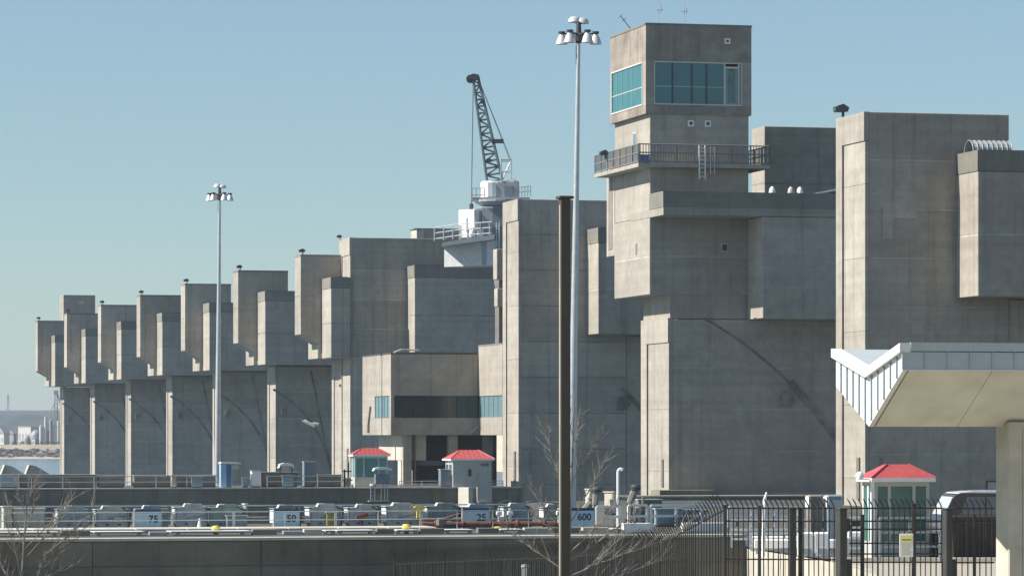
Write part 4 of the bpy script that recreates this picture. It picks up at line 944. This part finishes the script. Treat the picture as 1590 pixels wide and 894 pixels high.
t = thing('pipe_stub', 'grey metal pipe stub at the bottom edge left of the bronze pole', 'pipe stub', (W(815,150),150,-3.2))
MB().tube((0,0,0),(0,0,2.35),.12,10).build('pipe', GALV, t, smooth=True); MB().lathe([(.12,2.35),(.15,2.4),(.12,2.5),(0,2.52)],10).build('cap', GALV, t, smooth=True)
t = thing('marker_post', 'leaning white marker post behind the fence left of the gate', 'marker post', (W(1185,150),150,-.4))
MB().tube((0,0,0),(.06,0,2.25),.07,8).build('post', STEELW, t); MB().tube((.06,0,2.25),(.14,0,2.55),.07,8,.03).build('post_tip', STEELW, t)
for i, (a, b, Y, h, zc, l) in enumerate(((1165,1262,160,.34,.0,'upper white guard beam behind the fence left of the gate'),(1170,1300,152,.40,-.10,'lower white guard beam behind the fence left of the gate'),(1316,1398,146,.30,.35,'white guard beam below the larger red roofed booth'))):
    t = thing('guard_beam', l, 'guard beam', (W(a,Y),Y,pz(Y)), -.08)
    L = (b-a)/FPX*Y; MB().bbox(0,L,0,.25,.3+zc,.3+zc+h,.05).build('beam', STEELW, t)
    for q in (.05,.35,.65,.95): MB().box(L*q-.08,L*q+.08,.05,.2,0,.3+zc).build('post', GALV, t)
for i, (px, l) in enumerate(((1262,'white block barrier left of the thick gate post, left one'),(1286,'white block barrier left of the thick gate post, right one'))):
    Y = 143; t = thing('block_barrier', l, 'barrier', (W(px,Y)-.3,Y,pz(Y)), 0, 'white block barriers')
    MB().prism([(-.3,0),(-.3,.15),(-.16,.4),(-.12,.85),(.12,.85),(.16,.4),(.3,.15),(.3,0)],'x',0,.95).build('barrier_body', STEELW, t) if False else MB().bbox(-.25,.35,0,.5,0,.95,.06).build('barrier_body', STEELW, t)
    MB().box(-.1,.2,-.03,.0,.2,.35).build('lifting_pocket', GALV, t)
for i, (px, w_, l) in enumerate(((1268,22,'left grey bin of the pair behind the gate fence top'),(1297,24,'right grey bin of the pair behind the gate fence top'))):
    Y = 158; t = thing('utility_box', l, 'utility box', (W(px-w_/2,Y),Y,-.5), TH, 'grey utility boxes')
    L = w_/FPX*Y; MB().bbox(0,L,0,.5,0,2.4,.05).build('box_body', BLUEG if i else CONS, t); MB().box(-.03,.0,.02,.48,1.9,2.35).build('sunlit_end_plate', STEELW, t); MB().box(.05,L-.05,-.02,0,.3,2.2).build('door', GALV if i else CONS, t)
for i, (a, b, Y, h, zc, rs, l) in enumerate(((1166,1296,158,.75,0,3,'triple white rail behind the two white guard beams'),(1320,1400,140,1.5,0,4,'white railing with four bars in front of the larger booth'),(1408,1466,139,1.25,0,3,'white railing beside the larger booth, left of the dark SUV'),(1136,1300,168,1.25,0,3,'tall white railing farthest behind the fence left of the gate'))):
    t = thing('handrail', l, 'handrail', (W(a,Y),Y,pz(Y)+.06), .05, 'white railings behind the gate'); L = (b-a)/FPX*Y; n = max(2,round(L/.75))
    for k in range(rs): z_ = h*(k+1)/rs; MB().box(0,L,-.04,.04,z_-.09,z_).build('rail', STEELW, t)
    for k in range(n+1): MB().box(L*k/n-.035,L*k/n+.035,-.03,.03,0,h).build('post', STEELW if k%2 else GALV, t)
t = thing('yellow_hydrant', 'small yellow hydrant beside the larger booth behind the gate', 'hydrant', (W(1436,138.5),138.5,pz(138.5)+.9))
MB().lathe([(.12,-.9),(.12,.0),(.2,.02),(.2,.12),(.12,.3),(0,.34)],10).build('hydrant_body', YEL, t, smooth=True); MB().tube((-.25,0,-.1),(.25,0,-.1),.07,8).build('outlet', YEL, t)
# door frame behind the SUV
t = thing('recessed_doorway', 'brown framed doorway in the nearest tower wall behind the dark SUV', 'doorway', D(u_at(1531,vB-.02), vB, 0), TH)
MB().box(0,.12,-.03,.1,0,1.55).box(.12,1.5,-.03,.1,1.45,1.55).build('door_frame', RUST, t); MB().box(.12,1.5,.0,.06,0,1.45).build('door_leaf', BOOTH, t)

# ================================================================== LIGHT MASTS
def light_mast(px_top, px_base, py_top, Y, label, r0=.30, s=.76):
    b = Vector((W(px_base,Y), Y, 0)); zt = Zp(py_top,Y); tx = W(px_top,Y)-b.x
    t = thing('light_mast', label, 'light mast', b, 0, 'tall light masts')
    n = 5
    for i in range(n):
        a, c = i/n, (i+1)/n
        MB().tube((tx*a,0,zt*a),(tx*c,0,zt*c), r0*(1-.62*a), 12, r0*(1-.62*c)).build('pole_section', GALV, t, smooth=True)
    MB().lathe([(r0*1.5,0),(r0*1.5,.08),(r0*1.05,.1)],12).build('base_flange', GALV, t)
    hd = Vector((tx,0,zt)); m = MB()
    m.lathe([(.14,-.4),(.30,-.3),(.30,.05),(.16,.15),(.12,.75),(0,.8)],12,tuple(hd)); m.build('head_hub', LAMPD, t)
    for k, (ang, up) in enumerate(((172,0),(238,0),(300,0),(6,0),(120,.95),(62,.85))):
        a = R(ang); rr = (1.22 if up==0 else .55)*s; p = hd + Vector((math.cos(a)*rr, math.sin(a)*rr, .12+up*s))
        arm = MB().tube(hd+Vector((0,0,.1+up*.6)), p, .045, 6).build('arm', LAMPD, t)
        MB().lathe([(r_*s,z_*s) for r_,z_ in [(0,.18),(.26,.16),(.24,.0),(.16,-.02)]],12,tuple(p)).build('ballast', LAMPD, t)
        if up == 0: MB().lathe([(r_*s,z_*s) for r_,z_ in [(.15,0),(.26,-.18),(.36,-.42),(.44,-.72),(.40,-.72),(.32,-.42)]],16,tuple(p+Vector((0,0,-.02)))).build('lamp_shade', LAMPW, t, smooth=True)
        else: MB().lathe([(r_*s,z_*s) for r_,z_ in [(0,.35),(.30,.30),(.46,.12),(.50,-.08),(.42,-.08)]],16,tuple(p)).build('lamp_shade', LAMPW, t, smooth=True)
    MB().tube(hd+Vector((-.1,0,-.5)), hd+Vector((-.1,0,-1.6)), .06, 6).build('winch_cable_guide', LAMPD, t)
light_mast(341, 337.5, 304, 338.0, 'far tall light mast with a ring of lamps, in front of the third pier')
light_mast(898.5, 887, 56, 207, 'near tall light mast with a ring of lamps, beside the dark bronze pole', .27)

# ---- bronze pole
Y = 60.0; t = thing('square_pole', 'dark bronze square pole, full height, in front of the light mast', 'pole', (W(876.5,Y), Y, -3.2), R(15))
zt = Zp(309,Y)+3.2
MB().bbox(-.078,.078,-.078,.078,0,zt,.006).build('pole_shaft', BROWN, t)
MB().bbox(-.115,.125,-.12,.12,zt,zt+.045,.01).build('pole_cap', BROWN, t); MB().box(-.13,.13,-.13,.13,0,.2).build('base_plate', BROWN, t)
MB().box(-.092,-.079,-.07,-.03,.3,zt-.1).build('sunlit_edge', CONL, t)  # added pale strip paints the sunlit left edge of the shaft, no conduit

# ================================================================== FENCES
pk_mesh = None
def picket_mesh(lean, hh=3.9, s=.014, tip=.50):
    m = MB(); m.box(-s,s,-s,s,-hh,0); pr = Vector((0,0,0))
    for i in range(1,5):
        f_ = i/4; p = Vector((-lean*f_**1.6, -.28*lean*f_**1.5, tip*f_)); m.tube(pr, p, s*1.25, 5, s*(1.25 if i<4 else .5)); pr = p
    me = bpy.data.meshes.new('picket'); me.from_pydata(m.v,[],m.f); me.materials.append(BLACK); return me
def fence(label, pts, spacing, posts, lower=(), lean=.2, tip=.5, name='picket_fence', cat='fence', pr=.045, group=None):
    """pts: (px, Y, py of the top rail)"""
    V = [Vector((W(px,Y),Y,Zp(py,Y))) for px,Y,py in pts]; org = Vector((V[0].x,V[0].y,0)); t = thing(name, label, cat, org, 0, group)
    V = [v-org for v in V]; me = picket_mesh(lean, tip=tip)
    m = MB()
    for a, b in zip(V, V[1:]): m.tube(a,b,.022,6)
    m.build('top_rail', BLACK, t)
    for k, dz in enumerate(lower):
        m = MB()
        for a, b in zip(V, V[1:]): m.tube(a-Vector((0,0,dz)),b-Vector((0,0,dz)),.02,6)
        m.build('rail', BLACK, t)
    segs = [(b-a).to_2d().length for a,b in zip(V,V[1:])]; L = sum(segs); n = int(L/spacing)
    def at(d):
        for (a,b),l in zip(zip(V,V[1:]),segs):
            if d <= l+1e-6: return a.lerp(b,d/l)
            d -= l
        return V[-1]
    for i in range(n):
        o = bpy.data.objects.new('picket', me); COL.objects.link(o); o.parent = t; o.location = at((i+.5)*L/n) + Vector((0,-.03,0)); o.rotation_euler = (0,random.uniform(-.006,.006),random.uniform(-.15,.15))
    for px, Y, py, w_ in posts:
        p = Vector((W(px,Y),Y,Zp(py,Y)))-org; hh = p.z+3.2
        MB().bbox(p.x-w_,p.x+w_,p.y-w_,p.y+w_,-3.2,p.z,.01).build('post', BLACK, t)
        MB().box(p.x-w_-.01,p.x+w_+.01,p.y-w_-.01,p.y+w_+.01,p.z,p.z+.03).build('post_cap', BLACK, t)
    return t
fence('black picket fence with curled tips running downhill at the bottom centre', [(613,118,876),(690,116,872),(762,114,869),(862,111,866),(930,108,860),(1024,104,846),(1080,102,815),(1126,101,790)], .118,
      [(613,118,861,.035),(690,116,860,.03),(762,114,858,.03),(862,111,856,.03),(1024,104,845,.035),(1126,101,785,.04)], (), lean=.24, tip=.46)
fence('black picket fence with curled tips left of the thick gate post', [(1127,101,788.5),(1299,100,788.5)], .136,
      [(1180,100.5,786,.03),(1231,100,789,.085),(1243,100.6,789,.06)], (.34,1.35), lean=.13, tip=.26)
t = fence('black sliding picket gate between two thick posts', [(1318,100,788.5),(1466,100,788.5)], .136, [(1339,100.2,800,.05),(1363,99.9,800,.02),(1419,100,783,.055)], (.34,.55,.92,1.20,1.42), lean=.13, tip=.26, name='picket_gate', cat='gate')
fence('black picket fence with curled tips right of the gate, in front of the dark SUV', [(1480,100,789),(1544,100,789)], .136, [(1513,100,800,.04)], (.34,1.42), lean=.13, tip=.26)
for px, w_, l in ((1306,.115,'thick charcoal square gate post on the left of the gate'),(1471,.10,'thick charcoal square gate post on the right of the gate')):
    Y = 99.8; t = thing('gate_post', l, 'gate post', (W(px,Y),Y,-3.2), TH+.3, 'thick charcoal gate posts'); zt = Zp(791,Y)+3.2
    MB().bbox(-w_,w_,-w_,w_,0,zt,.012).build('post_shaft', POSTM, t); MB().bbox(-w_-.015,w_+.015,-w_-.015,w_+.015,zt,zt+.05,.01).build('post_cap', POSTM, t)
    q = zt-.45; MB().box(w_,w_+.13,-.06,.06,q-.1,q+.22).build('roller_bracket', BLACK, t)
    MB().lathe([(0,-.03),(.09,-.03),(.09,.03),(0,.03)],10,(w_+.1,0,q),'y').build('roller', BLACK, t)
    MB().box(w_,w_+.16,-.07,.07,zt-1.95,zt-1.3).build('latch_box', BLACK, t)
Y = 99.7; t = thing('notice_sign', 'white notice with a yellow heading fixed to the black gate', 'sign', P(1396.5,864,Y))
a, b = 21.5/FPX*Y, 36/FPX*Y
MB().bbox(0,a,0,.02,0,b,.006).build('sign_board', SIGNW, t); MB().box(.02,a-.02,-.006,-.001,b*.62,b-.04).build('heading_band', SIGNY, t)
MB().box(.06,a-.06,-.009,-.006,b*.72,b*.77).build('heading_text', CONS, t)
m = MB()
for k in range(5): m.box(.04,a-.04-.03*(k%3),-.006,-.002,b*.52-k*.06,b*.52-k*.06+.012)
m.build('text_lines', CONL, t)

# ================================================================== CANOPY
Yv = 94.5; org = Vector((W(1347,Yv),Yv,0)); t = thing('canopy', 'white V-shaped metal canopy with a cream soffit on the right', 'canopy', org, TH)
def canopy_v(Y): return (Y-Yv)/c_
yn, yf = canopy_v(92.0), canopy_v(97.0); LU = 11.0
Zt = lambda py,Y: Zp(py,Y)
nt_, nb_ = Zt(532,92), Zt(572,92); vt, vbm = Zt(572,Yv), Zt(662,Yv); ft, fb = Zt(541,97), Zt(600,97)
def slab(poly, x0, x1, name, mat): return MB().prism(poly,'x',x0,x1).build(name, mat, t)
# gable infill with standing seams
slab([(yn+.02,nt_-.2),(0,vt-.2),(yf-.02,ft-.2),(yf-.02,fb),(0,vbm),(yn+.02,nb_)], .04, .16, 'gable_panel', CANW)
for i in range(1,11):
    y = yn + (yf-yn)*i/11
    zb_ = nb_+(vbm-nb_)*(y-yn)/(0-yn) if y<0 else vbm+(fb-vbm)*y/yf
    zt_ = nt_+(vt-nt_)*(y-yn)/(0-yn) if y<0 else vt+(ft-vt)*y/yf
    MB().box(.0,.04,y-.02,y+.02,zb_+.02,zt_-.2).build('standing_seam', BLUEG, t)
# rim trims (top edge of the gable)
slab([(yn-.03,nt_),(0,vt),(0,vt-.22),(yn-.03,nt_-.22)], -.08, .2, 'gable_trim', CANW)
slab([(.01,vt),(yf+.03,ft),(yf+.03,ft-.22),(.01,vt-.22)], -.08, .2, 'gable_trim', CANW)
# roof sheets
slab([(yn,nt_-.02),(0,vt-.02),(0,vt-.16),(yn,nt_-.16)], .2, LU, 'roof_sheet', CANB); slab([(.01,vt-.02),(yf,ft-.02),(yf,ft-.16),(.01,vt-.16)], .2, LU, 'roof_sheet', CANB)
for i in range(5):
    x0 = .2 + (LU-.2)*i/5; x1 = .2+(LU-.2)*(i+1)/5
    slab([(yn+.04,nb_),(-.01,vbm),(-.01,vbm+.1),(yn+.04,nb_+.1)], x0+.008, x1-.008, 'soffit_panel', SOFF)
    slab([(.01,vbm),(yf-.04,fb),(yf-.04,fb+.1),(.01,vbm+.1)], x0+.008, x1-.008, 'soffit_panel', SOFF)
MB().box(.2,LU,yn-.05,yn+.04,nt_-.20,nt_+.01).build('fascia_trim', CANB, t)
npn = 19
for i in range(npn):
    x0 = .0 + LU*i/npn; x1 = LU*(i+1)/npn
    MB().box(x0+.015,x1-.015,yn-.0,yn+.04,nb_-.02,nt_-.22).build('fascia_panel', CANB, t)
    MB().box(x0-.015,x0+.015,yn-.03,yn+.02,nb_-.02,nt_-.21).build('fascia_seam', CANB, t)
MB().box(0,LU,yn-.02,yn+.05,nb_-.05,nb_-.022).build('drip_edge', CANW, t)
MB().box(.2,LU,yf-.04,yf+.02,fb,ft-.2).build('rear_fascia', CANB, t)
uc = None
vcol = -.45
# column left-far edge appears at px 1545
vabs0 = uv_of(org.x, org.y)
ucol = u_at(1546, vabs0[1]+.45) - vabs0[0]
MB().bbox(ucol, ucol+1.35, -.45, .45, -1, vbm+.12, .03).build('column', CONL, t)
for k in range(3): MB().box(ucol+.36+k*.33,ucol+.375+k*.33,-.456,-.449,-.5,vbm-.05).build('column_joint', CONS, t)

# ================================================================== SUV
Y = 141.0; t = thing('parked_suv', 'large dark SUV seen from the side behind the gate, its rear to the left', 'SUV', (W(1462,Y),Y,pz(Y)+.06), TH*.4)
sc = 1.27
def sp(l): return [(x*sc, z*sc) for x, z in l]
Wd = 2.0*sc
MB().prism(sp([(0.02,.55),(0,1.05),(.10,1.18),(5.0,1.12),(5.15,.95),(5.2,.5),(4.75,.38),(4.65,.62),(4.35,.8),(4.0,.8),(3.72,.62),(3.65,.33),(1.5,.33),(1.42,.62),(1.12,.8),(.8,.8),(.5,.62),(.45,.42),(.1,.42)]),'y',0,Wd).build('body', CARP, t)
cab = sp([(.10,1.17),(.42,1.78),(.62,1.86),(3.1,1.84),(3.9,1.17)])
MB().prism([(x,z) for x,z in cab],'y',.10,Wd-.10).build('cabin', CARP, t)
MB().prism(sp([(.58,1.865),(.5,1.83),(3.1,1.81),(3.1,1.865),(2.5,1.90),(1.0,1.90)]),'y',.12,Wd-.12).build('roof', simple('sunlit_roof_paint',(.75,.76,.78),.3,.3), t)  # pale roof colour paints sunlight on top of the dark car
for x0,x1 in ((.66,1.30),(1.36,2.2),(2.26,2.95)):
    MB().prism(sp([(x0-.08 if x0<1 else x0,1.22),(x0+.12 if x0<1 else x0,1.74),(x1,1.74),(x1,1.22)]),'y',.07,.10).build('side_window', simple('car_glass',(.10,.14,.17),.08,spec=1) if 'car_glass' not in MATS else MATS['car_glass'], t)
MB().prism(sp([(3.0,1.22),(3.0,1.74),(3.12,1.74),(3.72,1.22)]),'y',.07,.10).build('side_window', MATS['car_glass'], t)
MB().add([(sc*.11,.2,1.22*sc),(sc*.11,Wd-.2,1.22*sc),(sc*.38,Wd-.25,1.74*sc),(sc*.38,.25,1.74*sc)],[(0,1,2,3)]).build('rear_window', simple('sky_lit_glass',(.5,.53,.55),.15,spec=1), t)
MB().box(-.05*sc,.02*sc,.05,Wd-.05,.5*sc,.72*sc).build('bumper', CARP, t)
for y in (-.01,Wd-.2): MB().box(-.02*sc,.12*sc,y,y+.21,.95*sc,1.15*sc).build('tail_light', RED, t)
for x in (.95,4.2):
    for y in (-.02, Wd-.24):
        wh = MB().lathe([(0,0),(.40*sc,0),(.41*sc,.05),(.41*sc,.22),(.40*sc,.26),(0,.26)],18,(x*sc,y,.40*sc),'y').build('wheel', TYRE, t)
        MB().lathe([(0,-.015),(.24*sc,-.015),(.24*sc,.02),(0,.02)],12,(x*sc,y,.40*sc),'y').build('rim', CHROME, wh)
MB().box(2.25*sc,2.29*sc,-.01,.0,.5*sc,1.12*sc).box(1.33*sc,1.36*sc,-.01,.0,.5*sc,1.12*sc).build('door_gap', TYRE, t)
MB().bbox(2.98*sc,3.14*sc,-.22,.0,1.16*sc,1.32*sc,.03).build('mirror', CARP, t)
MB().tube((.8*sc,.25,1.93*sc),(2.9*sc,.25,1.93*sc),.03,6).build('roof_rack', CHROME, t)
t = thing('waste_skip', 'dark brown open skip standing in front of the dark SUV behind the fence', 'skip', (W(1481,134.8),134.8,pz(134.8)+.06), TH*.4)
Ls = (1549-1481)/FPX*135
MB().prism([(0,.0),(-.08,1.42),(Ls+.1,1.42),(Ls,.0)],'y',0,1.3).build('skip_body', RUSTD, t); MB().box(-.12,Ls+.12,-.05,1.35,1.42,1.52).build('rim', RUSTD, t)
for k in range(5): MB().box(Ls*(k+.3)/5,Ls*(k+.3)/5+.06,-.07,0,.05,1.42).build('rib', RUSTD, t)
# low dark trailer / barrier clutter under the booth window line
for i, (a, b, z_, h_, l) in enumerate(((1366,1458,.0,.95,'long dark low barrier behind the gate, below the booth'),)):
    Y = 137; t = thing('low_barrier', l, 'barrier', (W(a,Y),Y,pz(Y)+.06)); L = (b-a)/FPX*Y
    for k in range(5): MB().bbox(L*k/5+.02,L*(k+1)/5-.02,0,.4,0,h_,.04).build('barrier_block', RUSTD, t)
handrail('grey double handrail between the gate and the larger booth', 1366, 1460, (144-200-22*s_)/c_, z=0, h=1.55, sp=1.2, mat=STEELG, r=.035, rails=(1,.68,.36))
t = thing('white_post', 'pair of white door posts standing below the larger booth', 'posts', (W(1346,145),145,0))
for x in (0,.62): MB().box(x,x+.1,0,.1,-.3,1.9).build('post', STEELW, t)
MB().box(.1,.62,0,.1,.6,.7).build('cross_bar', STEELW, t)

# ================================================================== GULL
Yb = 150.0; c0 = P(482,658,Yb); t = thing('gull', 'white gull flying in front of the second pier from the tall tower', 'gull', c0, 0)
k = 8.5/FPX*Yb/.22     # scale so that the body reads 17 px long
m = MB()
prof = [(.0,-.24),(.03,-.20),(.055,-.1),(.06,0),(.05,.12),(.035,.2),(.03,.24),(.0,.29)]
ring = 8; vs = []; d = Vector((.80,0,-.55)).normalized(); up = Vector((0,1,0)); sd = d.cross(up)
for r_, z_ in prof:
    for i in range(ring):
        a = 2*math.pi*i/ring; vs.append((d*z_*-1 + (up*math.cos(a)+sd*math.sin(a))*max(r_,.004))*k)
m.add(vs, [(j*ring+i,j*ring+(i+1)%ring,(j+1)*ring+(i+1)%ring,(j+1)*ring+i) for j in range(len(prof)-1) for i in range(ring)]); m.build('body', GULL, t, smooth=True)
for s, pts in ((1,[(0,0,.02),(.12,.10,.08),(.34,.16,.03),(.30,.12,-.05),(.08,.05,-.05)]),(-1,[(-.02,0,.04),(-.10,-.08,.10),(-.34,-.10,.14),(-.30,-.10,.08),(-.06,-.02,-.03)])):
    base = [Vector(p)*k for p in pts]; vs = base + [p+Vector((0,0,.02))*k for p in base]; n = len(base)
    MB().add(vs,[tuple(range(n-1,-1,-1)),tuple(range(n,2*n))]+[(i,(i+1)%n,n+(i+1)%n,n+i) for i in range(n)]).build('wing', GULL, t)
MB().add([Vector(p)*k for p in ((-.24,0,.16),(-.19,.03,.11),(-.19,-.03,.11),(-.19,0,.15))],[(0,1,2),(0,2,3),(0,3,1),(1,3,2)]).build('beak', YEL, t)

# ================================================================== BARE TREES
def tree(px, Y, base_z, label, H, spec, seed, r0=.05, leanx=0, twigs=4):
    r = random.Random(seed); t = thing('bare_tree', label, 'tree', (W(px,Y),Y,base_z)); tw = MB()
    def limb(m, p, d, L, rad, n=6, wob=.10, sub=None):
        pts = [p]
        for i in range(n):
            d = (d + Vector((r.uniform(-wob,wob),r.uniform(-wob,wob),r.uniform(-wob*.4,wob*.6)))).normalized()
            q = p + d*(L/n); m.tube(p,q,rad*(1-.8*i/n),6,rad*(1-.8*(i+1)/n)); p = q; pts.append(p)
        return pts, d
    m = MB(); pts, dd = limb(m, Vector((0,0,0)), Vector((leanx,0,1)), H, r0, 12, .05); m.build('trunk', BARK, t)
    def along(f_):
        k_ = f_*(len(pts)-1); i = min(int(k_),len(pts)-2); return pts[i].lerp(pts[i+1],k_-i)
    for (f_, ang, L) in spec:
        d = Vector((math.sin(R(ang)), r.uniform(-.35,.35), math.cos(R(ang)))).normalized(); m = MB()
        bp_, _ = limb(m, along(f_), d, L, r0*(1-f_*.75)*.55, 7, .13)
        m.build('branch', BARK, t)
        for q in bp_[2:]:
            for _k in range(twigs):
                dq = (d + Vector((r.uniform(-.9,.9),r.uniform(-.6,.6),r.uniform(-.1,.9)))).normalized()
                pp, _ = limb(tw, q, dq, L*r.uniform(.15,.38), .008, 3, .16)
                if r.random() < .6: limb(tw, pp[2], (dq+Vector((r.uniform(-.8,.8),r.uniform(-.5,.5),.3))).normalized(), L*.15, .005, 2, .2)
    tw.build('twig', BARK, t, kind='stuff')
tree(38, 88, -3.2, 'small bare tree in the lower left corner', 6.7, [(.56,-34,1.3),(.62,46,1.7),(.66,54,2.2),(.70,36,1.5),(.64,-14,1.5),(.76,-22,1.0),(.80,28,1.1),(.60,60,1.4),(.74,46,1.7),(.86,-16,.8),(.88,20,.8)], 4, .055, .03, 4)
tree(872, 82, -3.2, 'taller bare tree directly beside the dark bronze pole', 8.5, [(.53,64,1.9),(.55,-54,1.6),(.60,46,1.5),(.50,74,2.2),(.64,-32,1.3),(.68,34,1.5),(.74,-26,1.4),(.78,30,1.2),(.82,-34,1.1),(.62,-48,1.0),(.58,58,1.7),(.86,24,.8),(.54,66,2.6),(.9,-20,.7)], 9, .06, -.035, 4)

# ================================================================== FAR BANK
def far_box(a, b, py0, py1, Y, dep, name, label, cat, mat, roof=None, ridge=0, win=0):
    x0, x1 = W(a,Y), W(b,Y); z0, z1 = min(-.3,Zp(py1,Y)), Zp(py0,Y); t = thing(name, label, cat, ((x0+x1)/2,Y,z0), -.75); w_ = (x1-x0)/2*.85; dep = min(dep, w_); h = z1-z0
    MB().box(-w_,w_,0,dep,0,h).build('wall', mat, t)
    if ridge: MB().prism([(-w_-.3,h),(0,h+ridge),(w_+.3,h),(w_+.3,h-.15),(-w_-.3,h-.15)],'y',-.3,dep+.3).build('roof', roof or GREYB, t)
    else: MB().box(-w_-.2,w_+.2,-.2,dep+.2,h,h+.3).build('roof', roof or mat, t)
    for i in range(win): x = -w_+ (i+.5)*2*w_/win; MB().box(x-.5,x+.5,-.08,.0,h*.3,h*.65).build('window', GREYB, t)
    return t
Yb = 1660
far_box(-14,12,672,692,Yb,30,'river_house','white gabled shed at the far left on the opposite bank','shed',WHITEB,None,3.2,3)
far_box(11,24,673,692,Yb+6,22,'river_house','grey lean-to beside the white gabled shed on the opposite bank','shed',GREYB,None,1.5,1)
far_box(20,56,663,690,Yb+60,30,'warehouse','long white warehouse on the opposite bank','warehouse',WHITEB,None,0,4)
far_box(48,56,680,688,Yb+10,8,'river_house','small white hut below the grey domes on the opposite bank','hut',WHITEB,None,.8,1)
for px, rpx, l in ((42,6,'left grey storage dome on the opposite bank'),(56,9,'right blue grey storage dome on the opposite bank'),(37,5,'small olive storage dome in front of the warehouse')):
    Y = Yb+30; r_ = rpx/FPX*Y; t = thing('storage_dome', l, 'dome', (W(px,Y),Y,-.3), 0, 'grey storage domes')
    k_ = 1.8 if rpx != 5 else 1.1
    MB().lathe([(r_,0),(r_,r_*.9*k_),(r_*.85,r_*1.2*k_),(r_*.5,r_*1.42*k_),(0,r_*1.5*k_)],18).build('dome_shell', GREYB if rpx!=5 else CONS, t, smooth=True); MB().lathe([(r_*1.03,0),(r_*1.03,.8)],18).build('base_ring', WHITEB, t)
for px, rpx, py, l, mt in ((64,3.2,661,'leftmost white silo of the plant','w'),(71,2.4,648,'tall white silo left of the plant tower','w'),(74,2.0,668,'short grey silo between two tall silos','g'),(79,3.0,652,'grey silo beside the plant tower','g'),(83,2.3,662,'narrow white silo in front of the plant tower','w'),(91,2.6,654,'rightmost silo next to the dam','w')):
    Y = Yb+20; r_ = rpx/FPX*Y; z1 = Zp(py,Y)+.3; t = thing('silo', l, 'silo', (W(px,Y),Y,-.3), 0, 'silos of the plant')
    MB().lathe([(r_,0),(r_,z1)],14).build('silo_body', WHITEB if mt=='w' else GREYB, t, smooth=True); MB().lathe([(r_*1.02,z1),(0,z1+r_*.6)],14).build('silo_cap', GREYB, t)
Y = Yb+25; t = thing('plant_tower', 'slim lattice tower with a leaning conveyor above the silos', 'lattice tower', (W(87,Y),Y,-.3)); zt = Zp(609,Y); m = MB()
for sx in (-1,1):
    for sy in (-1,1): m.tube((sx*.9,sy*.9,0),(sx*.45,sy*.45,zt),.16,5)
for i in range(12):
    z_ = zt*i/12; m.tube((-.85,-.85,z_),(.8,-.8,z_+zt/12),.1,4); m.tube((.85,-.85,z_),(-.8,-.8,z_+zt/12),.1,4)
m.build('lattice', GREYB, t); MB().box(-.9,.9,-.9,.9,zt-.6,zt+1.2).build('head_house', GREYB, t); MB().tube((.5,0,zt),(4.5,0,zt*.4),.3,6).tube((-.5,0,zt*.85),(-4.8,0,zt*.35),.2,6).build('conveyor', GREYB, t)
Y = 4600; t = thing('radio_mast', 'thin radio mast on the wooded hill at the far left', 'mast', (W(12.5,Y),Y,25)); zt = Zp(612,Y)-25
for sx in (-1,1): MB().tube((sx*1.2,0,0),(sx*.3,0,zt),.5,4).build('mast_leg', GREYB, t)
MB().tube((-2,0,zt*.7),(2,0,zt*.7),.4,4).tube((-1.5,0,zt*.85),(1.5,0,zt*.85),.4,4).build('cross_arm', GREYB, t)
# scrub trees on the levee crest
for i, px in enumerate((24,31,47,62,68,76,85,90)):
    Y = 1600+i*3; r = random.Random(i); t = thing('scrub_tree', 'low brown scrub tree in front of the ' + ['grey lean-to','long warehouse, left part','small white hut','leftmost white silo','tall white silo','grey silo','narrow white silo','rightmost silo'][i] + ' on the opposite bank', 'tree', (W(px,Y),Y,-.3), 0, 'scrub trees on the far bank')
    MB().tube((0,0,0),(0,0,1.2),.15,5,.08).build('trunk', BARK, t); m = MB()
    for _ in range(60):
        p = Vector((r.gauss(0,1.0),r.gauss(0,.8),1.3+r.gauss(0,.5))); q = Vector((r.uniform(-.4,.4),r.uniform(-.4,.4),r.uniform(-.4,.4)))
        m.add([p,p+q,p+Vector((q.z,q.x,q.y))],[(0,1,2)])
    m.build('crown', HILLM, t, kind='stuff')

# ================================================================== HAZE
hm = bpy.data.materials.new('haze_air'); hm.use_nodes = True; t_ = hm.node_tree; t_.nodes.clear()
ou = node(t_, 'ShaderNodeOutputMaterial'); pv = node(t_, 'ShaderNodeVolumePrincipled'); pv.inputs['Density'].default_value = 0.00012
pv.inputs['Color'].default_value = (0.72, 0.83, 0.96, 1); pv.inputs['Anisotropy'].default_value = 0.2
t_.links.new(pv.outputs[0], ou.inputs['Volume'])
hz = MB().box(-6500,7500,-120,14500,-14,62).build('haze', hm); hz['kind'] = 'stuff'
